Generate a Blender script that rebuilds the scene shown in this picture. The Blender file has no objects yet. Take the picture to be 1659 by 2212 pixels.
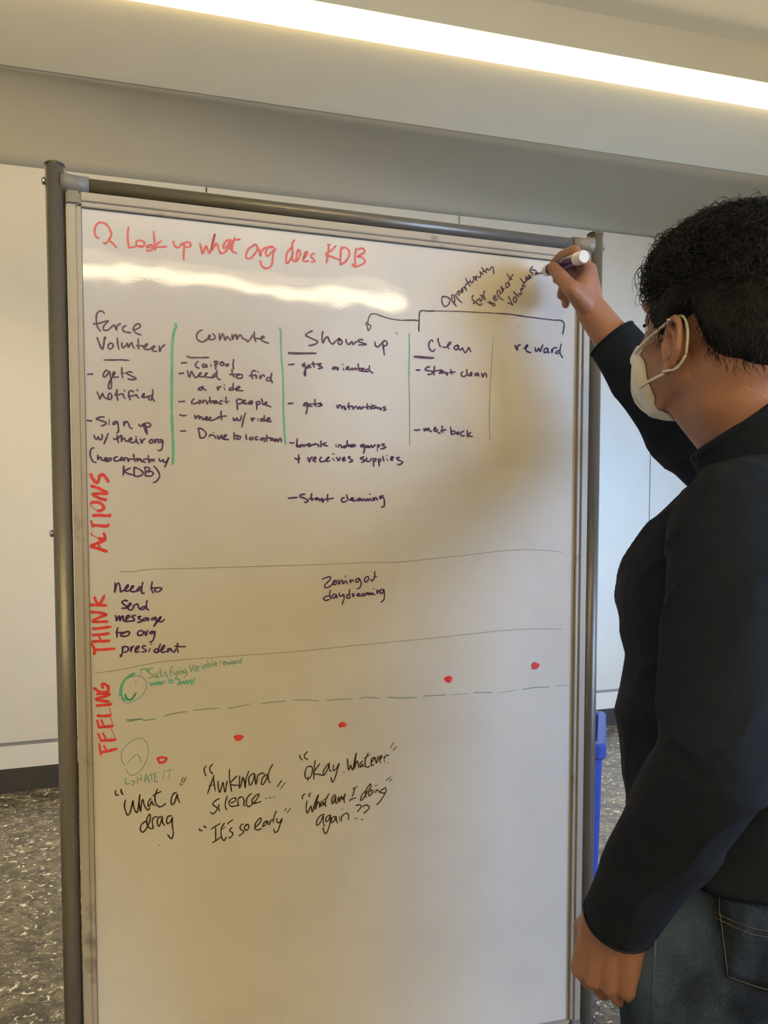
import bpy, bmesh, math, random
import numpy as np
from mathutils import Vector, Matrix, noise
from mathutils.bvhtree import BVHTree
random.seed(7)
S = bpy.context.scene
C = S.collection
PI = math.pi
R = math.radians

# ------------------------------------------------------------------ camera
cam_d = bpy.data.cameras.new('camera'); cam = bpy.data.objects.new('camera', cam_d); C.objects.link(cam)
cam.location = (0, 0, 1.35); cam.rotation_euler = (R(90-3.34), 0, 0)
cam_d.sensor_fit = 'VERTICAL'; cam_d.sensor_height = 36.0; cam_d.lens = 1790/2212*36.0
cam_d.shift_y = (1300-1106)/2212; cam_d.clip_start = .02
S.camera = cam
# ------------------------------------------------------------------ world, exposure
w = bpy.data.worlds.new('world'); S.world = w; w.use_nodes = True
w.node_tree.nodes['Background'].inputs[0].default_value = (.80, .74, .66, 1)
w.node_tree.nodes['Background'].inputs[1].default_value = .02
S.view_settings.view_transform = 'Standard'; S.view_settings.look = 'None'
S.view_settings.exposure = 0.0; S.view_settings.gamma = 1.0; S.view_settings.use_curve_mapping = False
S.cycles.use_denoising = True; S.cycles.max_bounces = 8; S.cycles.sample_clamp_indirect = 6.0

def area(name, loc, target, sx, sy, power, col, spread=180):
    l = bpy.data.lights.new(name, 'AREA'); l.shape = 'RECTANGLE'; l.size = sx; l.size_y = sy
    l.energy = power; l.color = col; l.spread = R(spread)
    o = bpy.data.objects.new(name, l); C.objects.link(o); o.location = loc
    d = Vector(target)-Vector(loc); o.rotation_euler = d.to_track_quat('-Z', 'Y').to_euler()
    return o
DAY = (.15, .46, 1.0)       # sky light on the far part of the wall
DAY2 = (.50, .68, 1.0)      # the nearer window
WARM = (1.0, .80, .54)
# daylight entering through the two windows in the right-hand wall (windows are built below)
area('daylight', (4.30, 4.10, 1.75), (1.5, 6.3, 1.35), 2.3, 1.9, 78, DAY, 90)
area('daylight', (4.30, -0.30, 1.75), (0.3, 0.9, 1.25), 2.2, 1.7, 70, DAY2, 105)

# the recessed ceiling strip throws its light downwards (its lens is built below)
st = area('strip_lamp', (.735, 4.160+.279*.735, 3.852), (.735, 4.160+.279*.735, 0), 7.1, .12, 84, (1.0, .79, .44), 90)
st.rotation_euler = (0, 0, math.atan(.279))

# ------------------------------------------------------------------ materials
M = {}
def mat(name, col, rough=.5, metal=0, bump=0, bscale=60, var=0, vscale=4, coat=0, spec=.5, emit=None, estr=0):
    m = bpy.data.materials.new(name); m.use_nodes = True; nt = m.node_tree; b = nt.nodes['Principled BSDF']
    b.inputs['Base Color'].default_value = (*col, 1); b.inputs['Roughness'].default_value = rough
    b.inputs['Metallic'].default_value = metal; b.inputs['Coat Weight'].default_value = coat
    b.inputs['Coat Roughness'].default_value = .08; b.inputs['Specular IOR Level'].default_value = spec
    if emit: b.inputs['Emission Color'].default_value = (*emit, 1); b.inputs['Emission Strength'].default_value = estr
    tc = nt.nodes.new('ShaderNodeTexCoord')
    if var:
        n = nt.nodes.new('ShaderNodeTexNoise'); n.inputs['Scale'].default_value = vscale; n.inputs['Detail'].default_value = 4
        nt.links.new(tc.outputs['Object'], n.inputs['Vector'])
        r = nt.nodes.new('ShaderNodeMapRange'); r.inputs['From Min'].default_value = .3; r.inputs['From Max'].default_value = .7
        r.inputs['To Min'].default_value = 1-var; r.inputs['To Max'].default_value = 1+var
        x = nt.nodes.new('ShaderNodeMix'); x.data_type = 'RGBA'; x.blend_type = 'MULTIPLY'; x.inputs['Factor'].default_value = 1
        x.inputs['A'].default_value = (*col, 1)
        nt.links.new(n.outputs['Fac'], r.inputs['Value']); nt.links.new(r.outputs['Result'], x.inputs['B'])
        nt.links.new(x.outputs['Result'], b.inputs['Base Color'])
    if bump:
        n2 = nt.nodes.new('ShaderNodeTexNoise'); n2.inputs['Scale'].default_value = bscale; n2.inputs['Detail'].default_value = 3
        nt.links.new(tc.outputs['Object'], n2.inputs['Vector'])
        bp = nt.nodes.new('ShaderNodeBump'); bp.inputs['Strength'].default_value = bump; bp.inputs['Distance'].default_value = .01
        nt.links.new(n2.outputs['Fac'], bp.inputs['Height']); nt.links.new(bp.outputs['Normal'], b.inputs['Normal'])
    M[name] = m; return m
mat('wall_paint', (.60, .56, .47), .55, bump=.05, bscale=90, var=.02)
mat('plinth_paint', (.66, .62, .54), .55)
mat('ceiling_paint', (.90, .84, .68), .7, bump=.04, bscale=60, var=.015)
mat('cove_shaded', (.37, .34, .265), .7, bump=.04, bscale=60, var=.015)  # ceiling paint darkened, the cove's shade is put into the colour
mat('joint_dark', (.10, .09, .07), .8)
mat('reveal_grey', (.30, .28, .24), .7)
mat('baseboard_dark', (.032, .029, .025), .45)
mat('led', (.9, .9, .85), .4, emit=(1.0, .78, .40), estr=10)
mat('led_added_up', (.9, .9, .85), .4, emit=(1.0, .77, .38), estr=140)  # added upward glow on the rear strip, lifts the ceiling
mat('led_rear', (.9, .9, .85), .4, emit=(1.0, .78, .46), estr=26)
mat('grey_powder', (.135, .132, .125), .33, metal=.3, bump=.06, bscale=500)
mat('grey_plastic', (.20, .20, .195), .45)
mat('black_plastic', (.02, .02, .02), .35)
mat('zinc', (.55, .55, .55), .3, metal=1)
mat('bin_blue', (.025, .075, .60), .4)
mat('skin', (.305, .160, .122), .5, bump=.10, bscale=260, var=.07, vscale=14, spec=.35)
mat('ear_skin', (.56, .25, .19), .5, bump=.08, bscale=260, spec=.3)
mat('lip', (.40, .17, .14), .5)
mat('hair_black', (.005, .006, .010), .6, spec=.2)
mat('shirt_navy', (.0060, .0100, .0205), .95, bump=.12, bscale=500, var=.10, vscale=30, spec=.15)
mat('mask_white', (.80, .79, .78), .8, bump=.15, bscale=500)
mat('mask_ink', (.30, .33, .42), .8)
mat('eye_white', (.75, .73, .70), .2)
mat('iris', (.05, .025, .015), .15)
mat('stitch', (.07, .058, .040), .8)
mat('shoe_white', (.6, .6, .58), .6)
mat('shoe_grey', (.10, .10, .11), .7)
mat('marker_white', (.82, .81, .78), .35)
mat('marker_purple', (.055, .018, .10), .35)
mat('marker_print', (.62, .58, .70), .5)
mat('window_glass_sky', (.8, .85, .9), .1, emit=(.62, .78, 1.0), estr=2.0)
mat('window_frame', (.25, .25, .25), .5)
def inkmat(n, c): mat(n, c, .35, spec=.4, var=.18, vscale=160)
inkmat('ink_pink', (.66, .13, .15)); inkmat('ink_red', (.70, .055, .06)); inkmat('ink_purple', (.036, .010, .085))
inkmat('ink_dark', (.03, .02, .04)); inkmat('ink_black', (.022, .016, .008)); inkmat('ink_green', (.09, .41, .33))
inkmat('ink_greendark', (.01, .22, .15)); inkmat('ink_greendim', (.15, .33, .25)); inkmat('ink_greypen', (.27, .26, .22))
inkmat('ink_greenline', (.12, .24, .20))

# blue jeans with worn lighter areas
def jeans_mat():
    m = mat('denim', (.02, .03, .05), .9, bump=.5, bscale=900, spec=.1); nt = m.node_tree; b = nt.nodes['Principled BSDF']
    tc = nt.nodes.new('ShaderNodeTexCoord'); n = nt.nodes.new('ShaderNodeTexNoise'); n.inputs['Scale'].default_value = 5.5; n.inputs['Detail'].default_value = 5
    mp = nt.nodes.new('ShaderNodeMapping'); mp.inputs['Scale'].default_value = (1, 1, .55)
    nt.links.new(tc.outputs['Object'], mp.inputs['Vector']); nt.links.new(mp.outputs['Vector'], n.inputs['Vector'])
    r = nt.nodes.new('ShaderNodeValToRGB'); r.color_ramp.elements[0].position = .42; r.color_ramp.elements[0].color = (.008, .0125, .025, 1)
    r.color_ramp.elements[1].position = .68; r.color_ramp.elements[1].color = (.075, .125, .25, 1)
    nt.links.new(n.outputs['Fac'], r.inputs['Fac']); nt.links.new(r.outputs['Color'], b.inputs['Base Color'])
jeans_mat()

# glossy white dry-erase steel with faint ghosting
def board_mat():
    m = mat('dry_erase', (.70, .69, .68), .6, spec=.05, coat=.8); nt = m.node_tree; b = nt.nodes['Principled BSDF']
    b.inputs['Coat Roughness'].default_value = .03
    tc = nt.nodes.new('ShaderNodeTexCoord')
    n = nt.nodes.new('ShaderNodeTexNoise'); n.inputs['Scale'].default_value = 5; n.inputs['Detail'].default_value = 5; n.inputs['Distortion'].default_value = 1.2
    nt.links.new(tc.outputs['Object'], n.inputs['Vector'])
    r = nt.nodes.new('ShaderNodeValToRGB'); r.color_ramp.elements[0].position = .35; r.color_ramp.elements[0].color = (.66, .655, .645, 1)
    r.color_ramp.elements[1].position = .62; r.color_ramp.elements[1].color = (.705, .70, .69, 1)
    nt.links.new(n.outputs['Fac'], r.inputs['Fac']); nt.links.new(r.outputs['Color'], b.inputs['Base Color'])
    # slight waviness of the steel sheet, plus fine orange peel that breaks up the lamp's reflection
    n2 = nt.nodes.new('ShaderNodeTexNoise'); n2.inputs['Scale'].default_value = 6.5; n2.inputs['Detail'].default_value = 2
    n3 = nt.nodes.new('ShaderNodeTexNoise'); n3.inputs['Scale'].default_value = 420; n3.inputs['Detail'].default_value = 2
    for q in (n2, n3): nt.links.new(tc.outputs['Object'], q.inputs['Vector'])
    b1 = nt.nodes.new('ShaderNodeBump'); b1.inputs['Strength'].default_value = .085; b1.inputs['Distance'].default_value = .01
    b2 = nt.nodes.new('ShaderNodeBump'); b2.inputs['Strength'].default_value = .006; b2.inputs['Distance'].default_value = .002
    nt.links.new(n2.outputs['Fac'], b1.inputs['Height']); nt.links.new(n3.outputs['Fac'], b2.inputs['Height'])
    nt.links.new(b1.outputs['Normal'], b2.inputs['Normal']); nt.links.new(b2.outputs['Normal'], b.inputs['Coat Normal'])
board_mat()

# brushed light aluminium trim with marker smudges
def trim_mat():
    m = mat('trim_alu', (.56, .54, .50), .45, metal=.15); nt = m.node_tree; b = nt.nodes['Principled BSDF']
    tc = nt.nodes.new('ShaderNodeTexCoord'); n = nt.nodes.new('ShaderNodeTexNoise'); n.inputs['Scale'].default_value = 16; n.inputs['Detail'].default_value = 6
    nt.links.new(tc.outputs['Object'], n.inputs['Vector'])
    r = nt.nodes.new('ShaderNodeValToRGB'); r.color_ramp.elements[0].position = .27; r.color_ramp.elements[0].color = (.20, .185, .175, 1)
    r.color_ramp.elements[1].position = .37; r.color_ramp.elements[1].color = (.40, .385, .355, 1)
    nt.links.new(n.outputs['Fac'], r.inputs['Fac']); nt.links.new(r.outputs['Color'], b.inputs['Base Color'])
trim_mat()

# stained, splattered polished concrete
def floor_mat():
    m = mat('floor_concrete', (.1, .09, .07), .22, spec=.6); nt = m.node_tree; b = nt.nodes['Principled BSDF']
    tc = nt.nodes.new('ShaderNodeTexCoord')
    def N(scale, det, rough=.6, dist=0, sc=None):
        n = nt.nodes.new('ShaderNodeTexNoise'); n.inputs['Scale'].default_value = scale; n.inputs['Detail'].default_value = det
        n.inputs['Roughness'].default_value = rough; n.inputs['Distortion'].default_value = dist
        if sc:
            mp = nt.nodes.new('ShaderNodeMapping'); mp.inputs['Scale'].default_value = sc; mp.inputs['Rotation'].default_value = (0, 0, .5)
            nt.links.new(tc.outputs['Object'], mp.inputs['Vector']); nt.links.new(mp.outputs['Vector'], n.inputs['Vector'])
        else: nt.links.new(tc.outputs['Object'], n.inputs['Vector'])
        return n
    def ramp(src, stops):
        r = nt.nodes.new('ShaderNodeValToRGB'); e = r.color_ramp.elements
        while len(e) < len(stops): e.new(.5)
        for i, (p, c) in enumerate(stops): e[i].position = p; e[i].color = (*c, 1)
        nt.links.new(src.outputs['Fac'], r.inputs['Fac']); return r
    base = ramp(N(9, 12, .80, 1.0), [(.36, (.014, .012, .009)), (.46, (.055, .048, .034)), (.54, (.11, .097, .070)), (.66, (.23, .205, .16))])
    fl = ramp(N(27, 4, .68, 1.3), [(.60, (0, 0, 0)), (.63, (1, 1, 1))])
    st = ramp(N(9, 5, .7, 2.5, (1, 4.5, 1)), [(.60, (0, 0, 0)), (.66, (.75, .75, .75))])
    dk = ramp(N(22, 6, .8, 1), [(.56, (0, 0, 0)), (.60, (1, 1, 1))])
    cur = base
    for msk, col in ((dk, (.018, .015, .012)), (st, (.42, .39, .33)), (fl, (.58, .56, .50))):
        x = nt.nodes.new('ShaderNodeMix'); x.data_type = 'RGBA'
        nt.links.new(msk.outputs['Color'], x.inputs['Factor'])
        nt.links.new(cur.outputs[0] if cur is base else cur.outputs['Result'], x.inputs['A']); x.inputs['B'].default_value = (*col, 1); cur = x
    nt.links.new(cur.outputs['Result'], b.inputs['Base Color'])
    bp = nt.nodes.new('ShaderNodeBump'); bp.inputs['Strength'].default_value = .25; bp.inputs['Distance'].default_value = .01
    n4 = N(30, 4); nt.links.new(n4.outputs['Fac'], bp.inputs['Height']); nt.links.new(bp.outputs['Normal'], b.inputs['Normal'])
floor_mat()

# ------------------------------------------------------------------ mesh helpers
def obj(name, bm, m, parent=None, smooth=False, loc=None):
    me = bpy.data.meshes.new(name)
    if isinstance(bm, bmesh.types.BMesh): bmesh.ops.recalc_face_normals(bm, faces=bm.faces); bm.to_mesh(me); bm.free()
    else: me.from_pydata(bm[0], [], bm[1]); me.update()
    for x in (m if isinstance(m, (list, tuple)) else [m]): me.materials.append(M[x])
    if smooth: me.shade_smooth()
    o = bpy.data.objects.new(name, me); C.objects.link(o)
    if parent: o.parent = parent
    if loc: o.location = loc
    return o
def tag(o, label=None, cat=None, group=None, kind=None):
    if label: o['label'] = label
    if cat: o['category'] = cat
    if group: o['group'] = group
    if kind: o['kind'] = kind
    return o
def thing(name, label, cat, loc=(0, 0, 0), rz=0, group=None):
    o = bpy.data.objects.new(name, None); C.objects.link(o); o.location = loc; o.rotation_euler = (0, 0, rz); o.empty_display_size = .1
    return tag(o, label, cat, group)
def box(bm, x0, x1, y0, y1, z0, z1, bev=0):
    r = bmesh.ops.create_cube(bm, size=1.0); vs = r['verts']
    bmesh.ops.scale(bm, vec=(x1-x0, y1-y0, z1-z0), verts=vs); bmesh.ops.translate(bm, vec=((x0+x1)/2, (y0+y1)/2, (z0+z1)/2), verts=vs)
    if bev:
        es = list({e for v in vs for e in v.link_edges}); bmesh.ops.bevel(bm, geom=es, offset=bev, segments=2, affect='EDGES')
    return bm
def B(*a, bev=0): return box(bmesh.new(), *a, bev=bev)
def cone(bm, p, q, r1, r2, seg=20):
    p, q = Vector(p), Vector(q); d = q-p
    mtx = Matrix.Translation((p+q)/2) @ d.to_track_quat('Z', 'Y').to_matrix().to_4x4()
    bmesh.ops.create_cone(bm, cap_ends=True, segments=seg, radius1=r1, radius2=r2, depth=d.length, matrix=mtx)
    return bm
def ell(bm, c, r, axes=None, sub=3):
    if not isinstance(r, (tuple, list)): r = (r, r, r)
    m = Matrix.Diagonal((*r, 1))
    if axes is not None: m = axes.to_4x4() @ m
    bmesh.ops.create_icosphere(bm, subdivisions=sub, radius=1, matrix=Matrix.Translation(c) @ m)
    return bm
def limb(bm, pts, rads, seg=20, ends=(True, True)):
    for i in range(len(pts)-1): cone(bm, pts[i], pts[i+1], rads[i], rads[i+1], seg)
    for i, (p, r) in enumerate(zip(pts, rads)):
        if (i == 0 and not ends[0]) or (i == len(pts)-1 and not ends[1]): continue
        ell(bm, p, r, sub=2)
def quad(bm, pts):
    return bm.faces.new([bm.verts.new(p) for p in pts])
def lathe(bm, prof, p, q, seg=24):   # profile (t along 0..1, radius)
    p, q = Vector(p), Vector(q); d = q-p; rot = d.to_track_quat('Z', 'Y').to_matrix()
    rings = []
    for t, r in prof:
        rings.append([bm.verts.new(p + d*t + rot @ Vector((r*math.cos(2*PI*k/seg), r*math.sin(2*PI*k/seg), 0))) for k in range(seg)])
    for a, b in zip(rings, rings[1:]):
        for k in range(seg): bm.faces.new((a[k], a[(k+1) % seg], b[(k+1) % seg], b[k]))
    bm.faces.new(rings[0][::-1]); bm.faces.new(rings[-1])
    return bm
def sweep(path, rad, seg=8, flat=None):   # tube along points, returns (verts, faces)
    V, Fc = [], []; n = len(path); path = [Vector(p) for p in path]
    up = Vector((0, 0, 1))
    for i, p in enumerate(path):
        t = (path[min(i+1, n-1)]-path[max(i-1, 0)]).normalized()
        a = t.cross(up if abs(t.z) < .9 else Vector((1, 0, 0))).normalized(); b = t.cross(a)
        r = rad[i] if isinstance(rad, (list, tuple)) else rad
        for k in range(seg):
            c, s = math.cos(2*PI*k/seg), math.sin(2*PI*k/seg); V.append(p + a*r*c + b*r*s*(flat or 1))
    for i in range(n-1):
        for k in range(seg): Fc.append((i*seg+k, i*seg+(k+1) % seg, (i+1)*seg+(k+1) % seg, (i+1)*seg+k))
    Fc.append(tuple(range(seg))[::-1]); Fc.append(tuple(range((n-1)*seg, n*seg)))
    return V, Fc
def catmull(P, sub=4, closed=False):
    P = [Vector(p) for p in P]; n = len(P); out = []
    if n < 3: return P
    for i in range(n-1 if not closed else n):
        g = (lambda k: P[k % n]) if closed else (lambda k: P[min(max(k, 0), n-1)])
        a, b, c, d = g(i-1), g(i), g(i+1), g(i+2)
        for j in range(sub):
            t = j/sub; out.append(.5*((2*b) + (c-a)*t + (2*a-5*b+4*c-d)*t*t + (3*b-a-3*c+d)*t**3))
    if not closed: out.append(P[-1])
    return out
def fuse(name, bm, voxel, m, parent, smooth_it=6, fac=.5, disp=None):
    """closed overlapping shapes -> one continuous skin"""
    me = bpy.data.meshes.new(name+'_raw'); bmesh.ops.recalc_face_normals(bm, faces=bm.faces); bm.to_mesh(me); bm.free()
    t = bpy.data.objects.new(name+'_raw', me); C.objects.link(t)
    r = t.modifiers.new('r', 'REMESH'); r.mode = 'VOXEL'; r.voxel_size = voxel
    s = t.modifiers.new('s', 'SMOOTH'); s.factor = fac; s.iterations = smooth_it
    dg = bpy.context.evaluated_depsgraph_get(); ev = t.evaluated_get(dg)
    out = bpy.data.meshes.new_from_object(ev); bpy.data.objects.remove(t); bpy.data.meshes.remove(me)
    n = len(out.vertices)
    if disp:
        co = np.empty(n*3); no = np.empty(n*3); out.vertices.foreach_get('co', co); out.vertices.foreach_get('normal', no)
        co = co.reshape(-1, 3); no = no.reshape(-1, 3)
        for i in range(n):
            d = disp(Vector(co[i]))
            if d: co[i] += no[i]*d
        out.vertices.foreach_set('co', co.ravel()); out.update()
    out.materials.clear()
    for x in (m if isinstance(m, (list, tuple)) else [m]): out.materials.append(M[x])
    out.name = name; out.shade_smooth()
    o = bpy.data.objects.new(name, out); C.objects.link(o)
    if parent: o.parent = parent
    return o

# ------------------------------------------------------------------ the room
X0, X1, YB = -2.93, 4.40, -8.5
def wy(x): return 5.615 + .470*x            # back wall (front face of its panels)
def sy(x, c): return c + .279*x             # soffit lines, parallel with the whiteboard
def wtop(x): return 3.6325 + 0.081*x
tag(obj('floor', B(X0-.3, X1+.3, YB-.3, 8.2, -.12, 0), 'floor_concrete'), kind='structure')
# back wall: backing with the painted panels, lower panels and base as pieces
ux, uy = 1/math.hypot(1, .47), .47/math.hypot(1, .47)
bw = bmesh.new()
quadpts = [(X0-.1, wy(X0-.1)), (X1+.1, wy(X1+.1))]
def slab(bm, xa, xb, z0, z1a, z1b, d0, d1):
    """vertical slab on the back wall between x=xa..xb, from d0 to d1 behind the panel face"""
    nx, ny = -uy, ux
    P = []
    for d in (d0, d1):
        for (x, z) in ((xa, z0), (xb, z0), (xb, z1b), (xa, z1a)): P.append(bm.verts.new((x+nx*d, wy(x)+ny*d, z)))
    for f in ((0, 1, 2, 3), (7, 6, 5, 4), (0, 4, 5, 1), (1, 5, 6, 2), (2, 6, 7, 3), (3, 7, 4, 0)): bm.faces.new([P[i] for i in f])
slab(bw, X0-.2, X1+.2, -.05, 4.4, 4.4, .018, .16)
back = tag(obj('wall_back', bw, 'joint_dark'), kind='structure')
ticks = [-1.067, 0.519]
step = ticks[1]-ticks[0]
js = [X0-.15] + [ticks[0]-step*k for k in (1, 0)] + [ticks[1]+step*k for k in (0, 1, 2)]
js = sorted(set([j for j in js if X0-.16 <= j <= X1] + [X1+.15]))
for a, b in zip(js, js[1:]):
    bm = bmesh.new(); slab(bm, a+.004, b-.004, .285, wtop(a)+.004, wtop(b)+.004, 0, .018); obj('panel', bm, 'wall_paint', back)
    bm = bmesh.new(); slab(bm, a+.0015, b-.0015, .135, .262, .262, 0, .018); obj('lower_panel', bm, 'plinth_paint', back)
bm = bmesh.new(); slab(bm, X0-.15, X1+.15, .262, .285, .285, .010, .018); obj('reveal', bm, 'reveal_grey', back)
bm = bmesh.new(); slab(bm, X0-.15, X1+.15, 0, .135, .135, -.006, .02); tag(obj('baseboard_back', bm, 'baseboard_dark'), kind='structure')
# plain walls beside and behind the photographer
tag(obj('wall_left', B(X0-.2, X0, YB, wy(X0)+.1, 0, 4.4), 'wall_paint'), kind='structure')
wr = bmesh.new()
for (y0, y1, z0, z1) in ((YB, -1.5, 0, 4.4), (-1.5, .9, 0, .85), (-1.5, .9, 2.65, 4.4), (.9, 2.9, 0, 4.4), (2.9, 5.3, 0, .75), (2.9, 5.3, 2.75, 4.4), (5.3, wy(X1)+.15, 0, 4.4)):
    box(wr, X1, X1+.2, y0, y1, z0, z1)
tag(obj('wall_right', wr, 'wall_paint'), kind='structure')
tag(obj('wall_rear', B(X0-.2, X1+.2, YB-.2, YB, 0, 4.4), 'wall_paint'), kind='structure')
for i, (y0, y1, z0, z1) in enumerate(((-1.5, .9, .85, 2.65), (2.9, 5.3, .75, 2.75))):
    wn = tag(obj('window_%d' % (i+1), B(X1+.10, X1+.11, y0, y1, z0, z1), 'window_glass_sky'), kind='structure')
    fb = bmesh.new()
    for q in ((y0, y0+.05, z0, z1), (y1-.05, y1, z0, z1), (y0, y1, z0, z0+.05), (y0, y1, z1-.05, z1), ((y0+y1)/2-.02, (y0+y1)/2+.02, z0, z1)):
        box(fb, X1+.04, X1+.12, *q)
    obj('window_frame', fb, 'window_frame', wn)
# dropped ceiling along the wall: curved cove, two flat boards with an open joint, then the lamp slot
NS = 24
def strip(bm, rows):
    vs = [[bm.verts.new(p) for p in r] for r in rows]
    for a, b in zip(vs, vs[1:]):
        for i in range(len(a)-1): bm.faces.new((a[i], a[i+1], b[i+1], b[i]))
xs = [X0-.05 + (X1-X0+.1)*i/NS for i in range(NS+1)]
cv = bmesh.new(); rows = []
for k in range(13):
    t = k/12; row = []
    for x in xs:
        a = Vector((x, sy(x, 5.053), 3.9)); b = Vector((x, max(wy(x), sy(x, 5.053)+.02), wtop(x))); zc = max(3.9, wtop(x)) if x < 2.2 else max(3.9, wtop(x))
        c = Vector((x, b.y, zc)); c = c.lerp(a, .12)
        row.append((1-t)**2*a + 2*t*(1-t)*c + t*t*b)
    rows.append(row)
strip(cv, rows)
cove = obj('ceiling_cove', cv, 'cove_shaded', smooth=True)
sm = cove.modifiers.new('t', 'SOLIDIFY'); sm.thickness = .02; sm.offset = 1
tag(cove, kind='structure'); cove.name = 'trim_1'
cl = bmesh.new(); box(cl, X0-.1, X1+.1, YB, 8.3, 4.30, 4.4)
ceil = tag(obj('ceiling', cl, 'joint_dark'), kind='structure')
def board_strip(name, c0, c1, z0, z1, m):
    bm = bmesh.new(); P = []
    for z in (z0, z1):
        for (x, c) in ((X0-.05, c0), (X1+.05, c0), (X1+.05, c1), (X0-.05, c1)): P.append(bm.verts.new((x, sy(x, c), z)))
    for f in ((0, 1, 2, 3), (7, 6, 5, 4), (0, 4, 5, 1), (1, 5, 6, 2), (2, 6, 7, 3), (3, 7, 4, 0)): bm.faces.new([P[i] for i in f])
    return obj(name, bm, m, ceil)
board_strip('soffit_board', 4.238, 5.043, 3.9, 3.925, 'ceiling_paint')
board_strip('fascia_board', 4.062, 4.082, 3.893, 4.10, 'ceiling_paint')
bm = bmesh.new(); P = []
for z in (4.08, 4.10):
    for (x, y) in ((X0-.05, YB), (X1+.05, YB), (X1+.05, sy(X1+.05, 4.07)), (X0-.05, sy(X0-.05, 4.07))): P.append(bm.verts.new((x, y, z)))
for f in ((0, 1, 2, 3), (7, 6, 5, 4), (0, 4, 5, 1), (1, 5, 6, 2), (2, 6, 7, 3), (3, 7, 4, 0)): bm.faces.new([P[i] for i in f])
obj('ceiling_board', bm, 'ceiling_paint', ceil)

# LED lines
def led_line(label, xa, xb, c0, c1, z, m, drop=.042, pend=0):
    t = thing('ceiling_light', label, 'ceiling light', ((xa+xb)/2, sy((xa+xb)/2, (c0+c1)/2), z))
    L = t.location
    def prism(cc0, cc1, za, zb, mm, nm):
        bm = bmesh.new(); P = []
        for zz in (za, zb):
            for (x, c) in ((xa, cc0), (xb, cc0), (xb, cc1), (xa, cc1)): P.append(bm.verts.new(Vector((x, sy(x, c), zz))-L))
        for f in ((0, 1, 2, 3), (7, 6, 5, 4), (0, 4, 5, 1), (1, 5, 6, 2), (2, 6, 7, 3), (3, 7, 4, 0)): bm.faces.new([P[i] for i in f])
        return obj(nm, bm, mm, t)
    prism(c0, c1, z-drop, z, m, 'diffuser'); prism(c0, c1, z+.001, z+.05, 'grey_plastic', 'housing')
    if pend:      # hung below the ceiling on rods; glowing top face added to brighten the ceiling
        prism(c0, c1, z+.051, z+.0520, 'led_added_up', 'added_uplight')
        for k in range(4):
            x = xa+(xb-xa)*(k+.5)/4; obj('rod', lathe(bmesh.new(), [(0, .004), (1, .004)], Vector((x, sy(x, (c0+c1)/2), z+.05))-L, Vector((x, sy(x, (c0+c1)/2), 4.08))-L, 8), 'grey_plastic', t)
    return t
led_line('long recessed strip of white light across the ceiling at the top of the photo', X0+.02, X1-.02, 4.084, 4.236, 3.899, 'led')
led_line('strip light behind the photographer seen only as a glare streak on the board', -2.2, 3.36, -4.50, -4.22, 3.52, 'led_rear', .02, 1)

# ------------------------------------------------------------------ mobile whiteboard
BX = Vector((-0.0523, 1.3709, 0)); BA = R(16.8)
wb = thing('whiteboard', 'tall mobile whiteboard in a grey tube frame covered in marker notes', 'whiteboard', (BX.x, BX.y, 0), BA)
HW = .4465                              # half distance between the posts; local x right, y away from the writer, z up
FU0, FU1, FZ0, FZ1 = -.858+HW, -.0345+HW, .489, 1.8585
obj('writing_surface', B(FU0-.004, FU1+.004, 0, .012, FZ0-.004, FZ1+.004), 'dry_erase', wb)
obj('back_panel', B(FU0-.01, FU1+.01, .012, .016, FZ0-.01, FZ1+.01), 'grey_plastic', wb)
tw = .0195; tf = -.009
def trim_bar(x0, x1, z0, z1, vert):
    bm = bmesh.new()
    if vert:
        box(bm, x0, x1, tf, .02, z0, z1, bev=.0012); xm = x0 + (x1-x0)*(.62 if x0 > 0 else .38)
    else:
        box(bm, x0, x1, tf, .02, z0, z1, bev=.0012)
    return bm
# each bar is a stepped profile: outer rail and thinner inner lip
def trim_step(side):
    bm = bmesh.new(); l = .007
    if side == 'l': box(bm, FU0-tw, FU0-l, tf, .02, FZ0-.001, FZ1+.001, .001); box(bm, FU0-l, FU0, tf+.003, .012, FZ0, FZ1, .0006)
    if side == 'r': box(bm, FU1+l, FU1+tw, tf, .02, FZ0-.001, FZ1+.001, .001); box(bm, FU1, FU1+l, tf+.003, .012, FZ0, FZ1, .0006)
    if side == 't': box(bm, FU0, FU1, tf, .02, FZ1+l, FZ1+tw, .001); box(bm, FU0, FU1, tf+.003, .012, FZ1, FZ1+l, .0006)
    if side == 'b': box(bm, FU0, FU1, tf, .02, FZ0-tw, FZ0-l, .001); box(bm, FU0, FU1, tf+.003, .012, FZ0-l, FZ0, .0006)
    return bm
for s in 'lrtb': obj('frame_trim', trim_step(s), 'trim_alu', wb)
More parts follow.
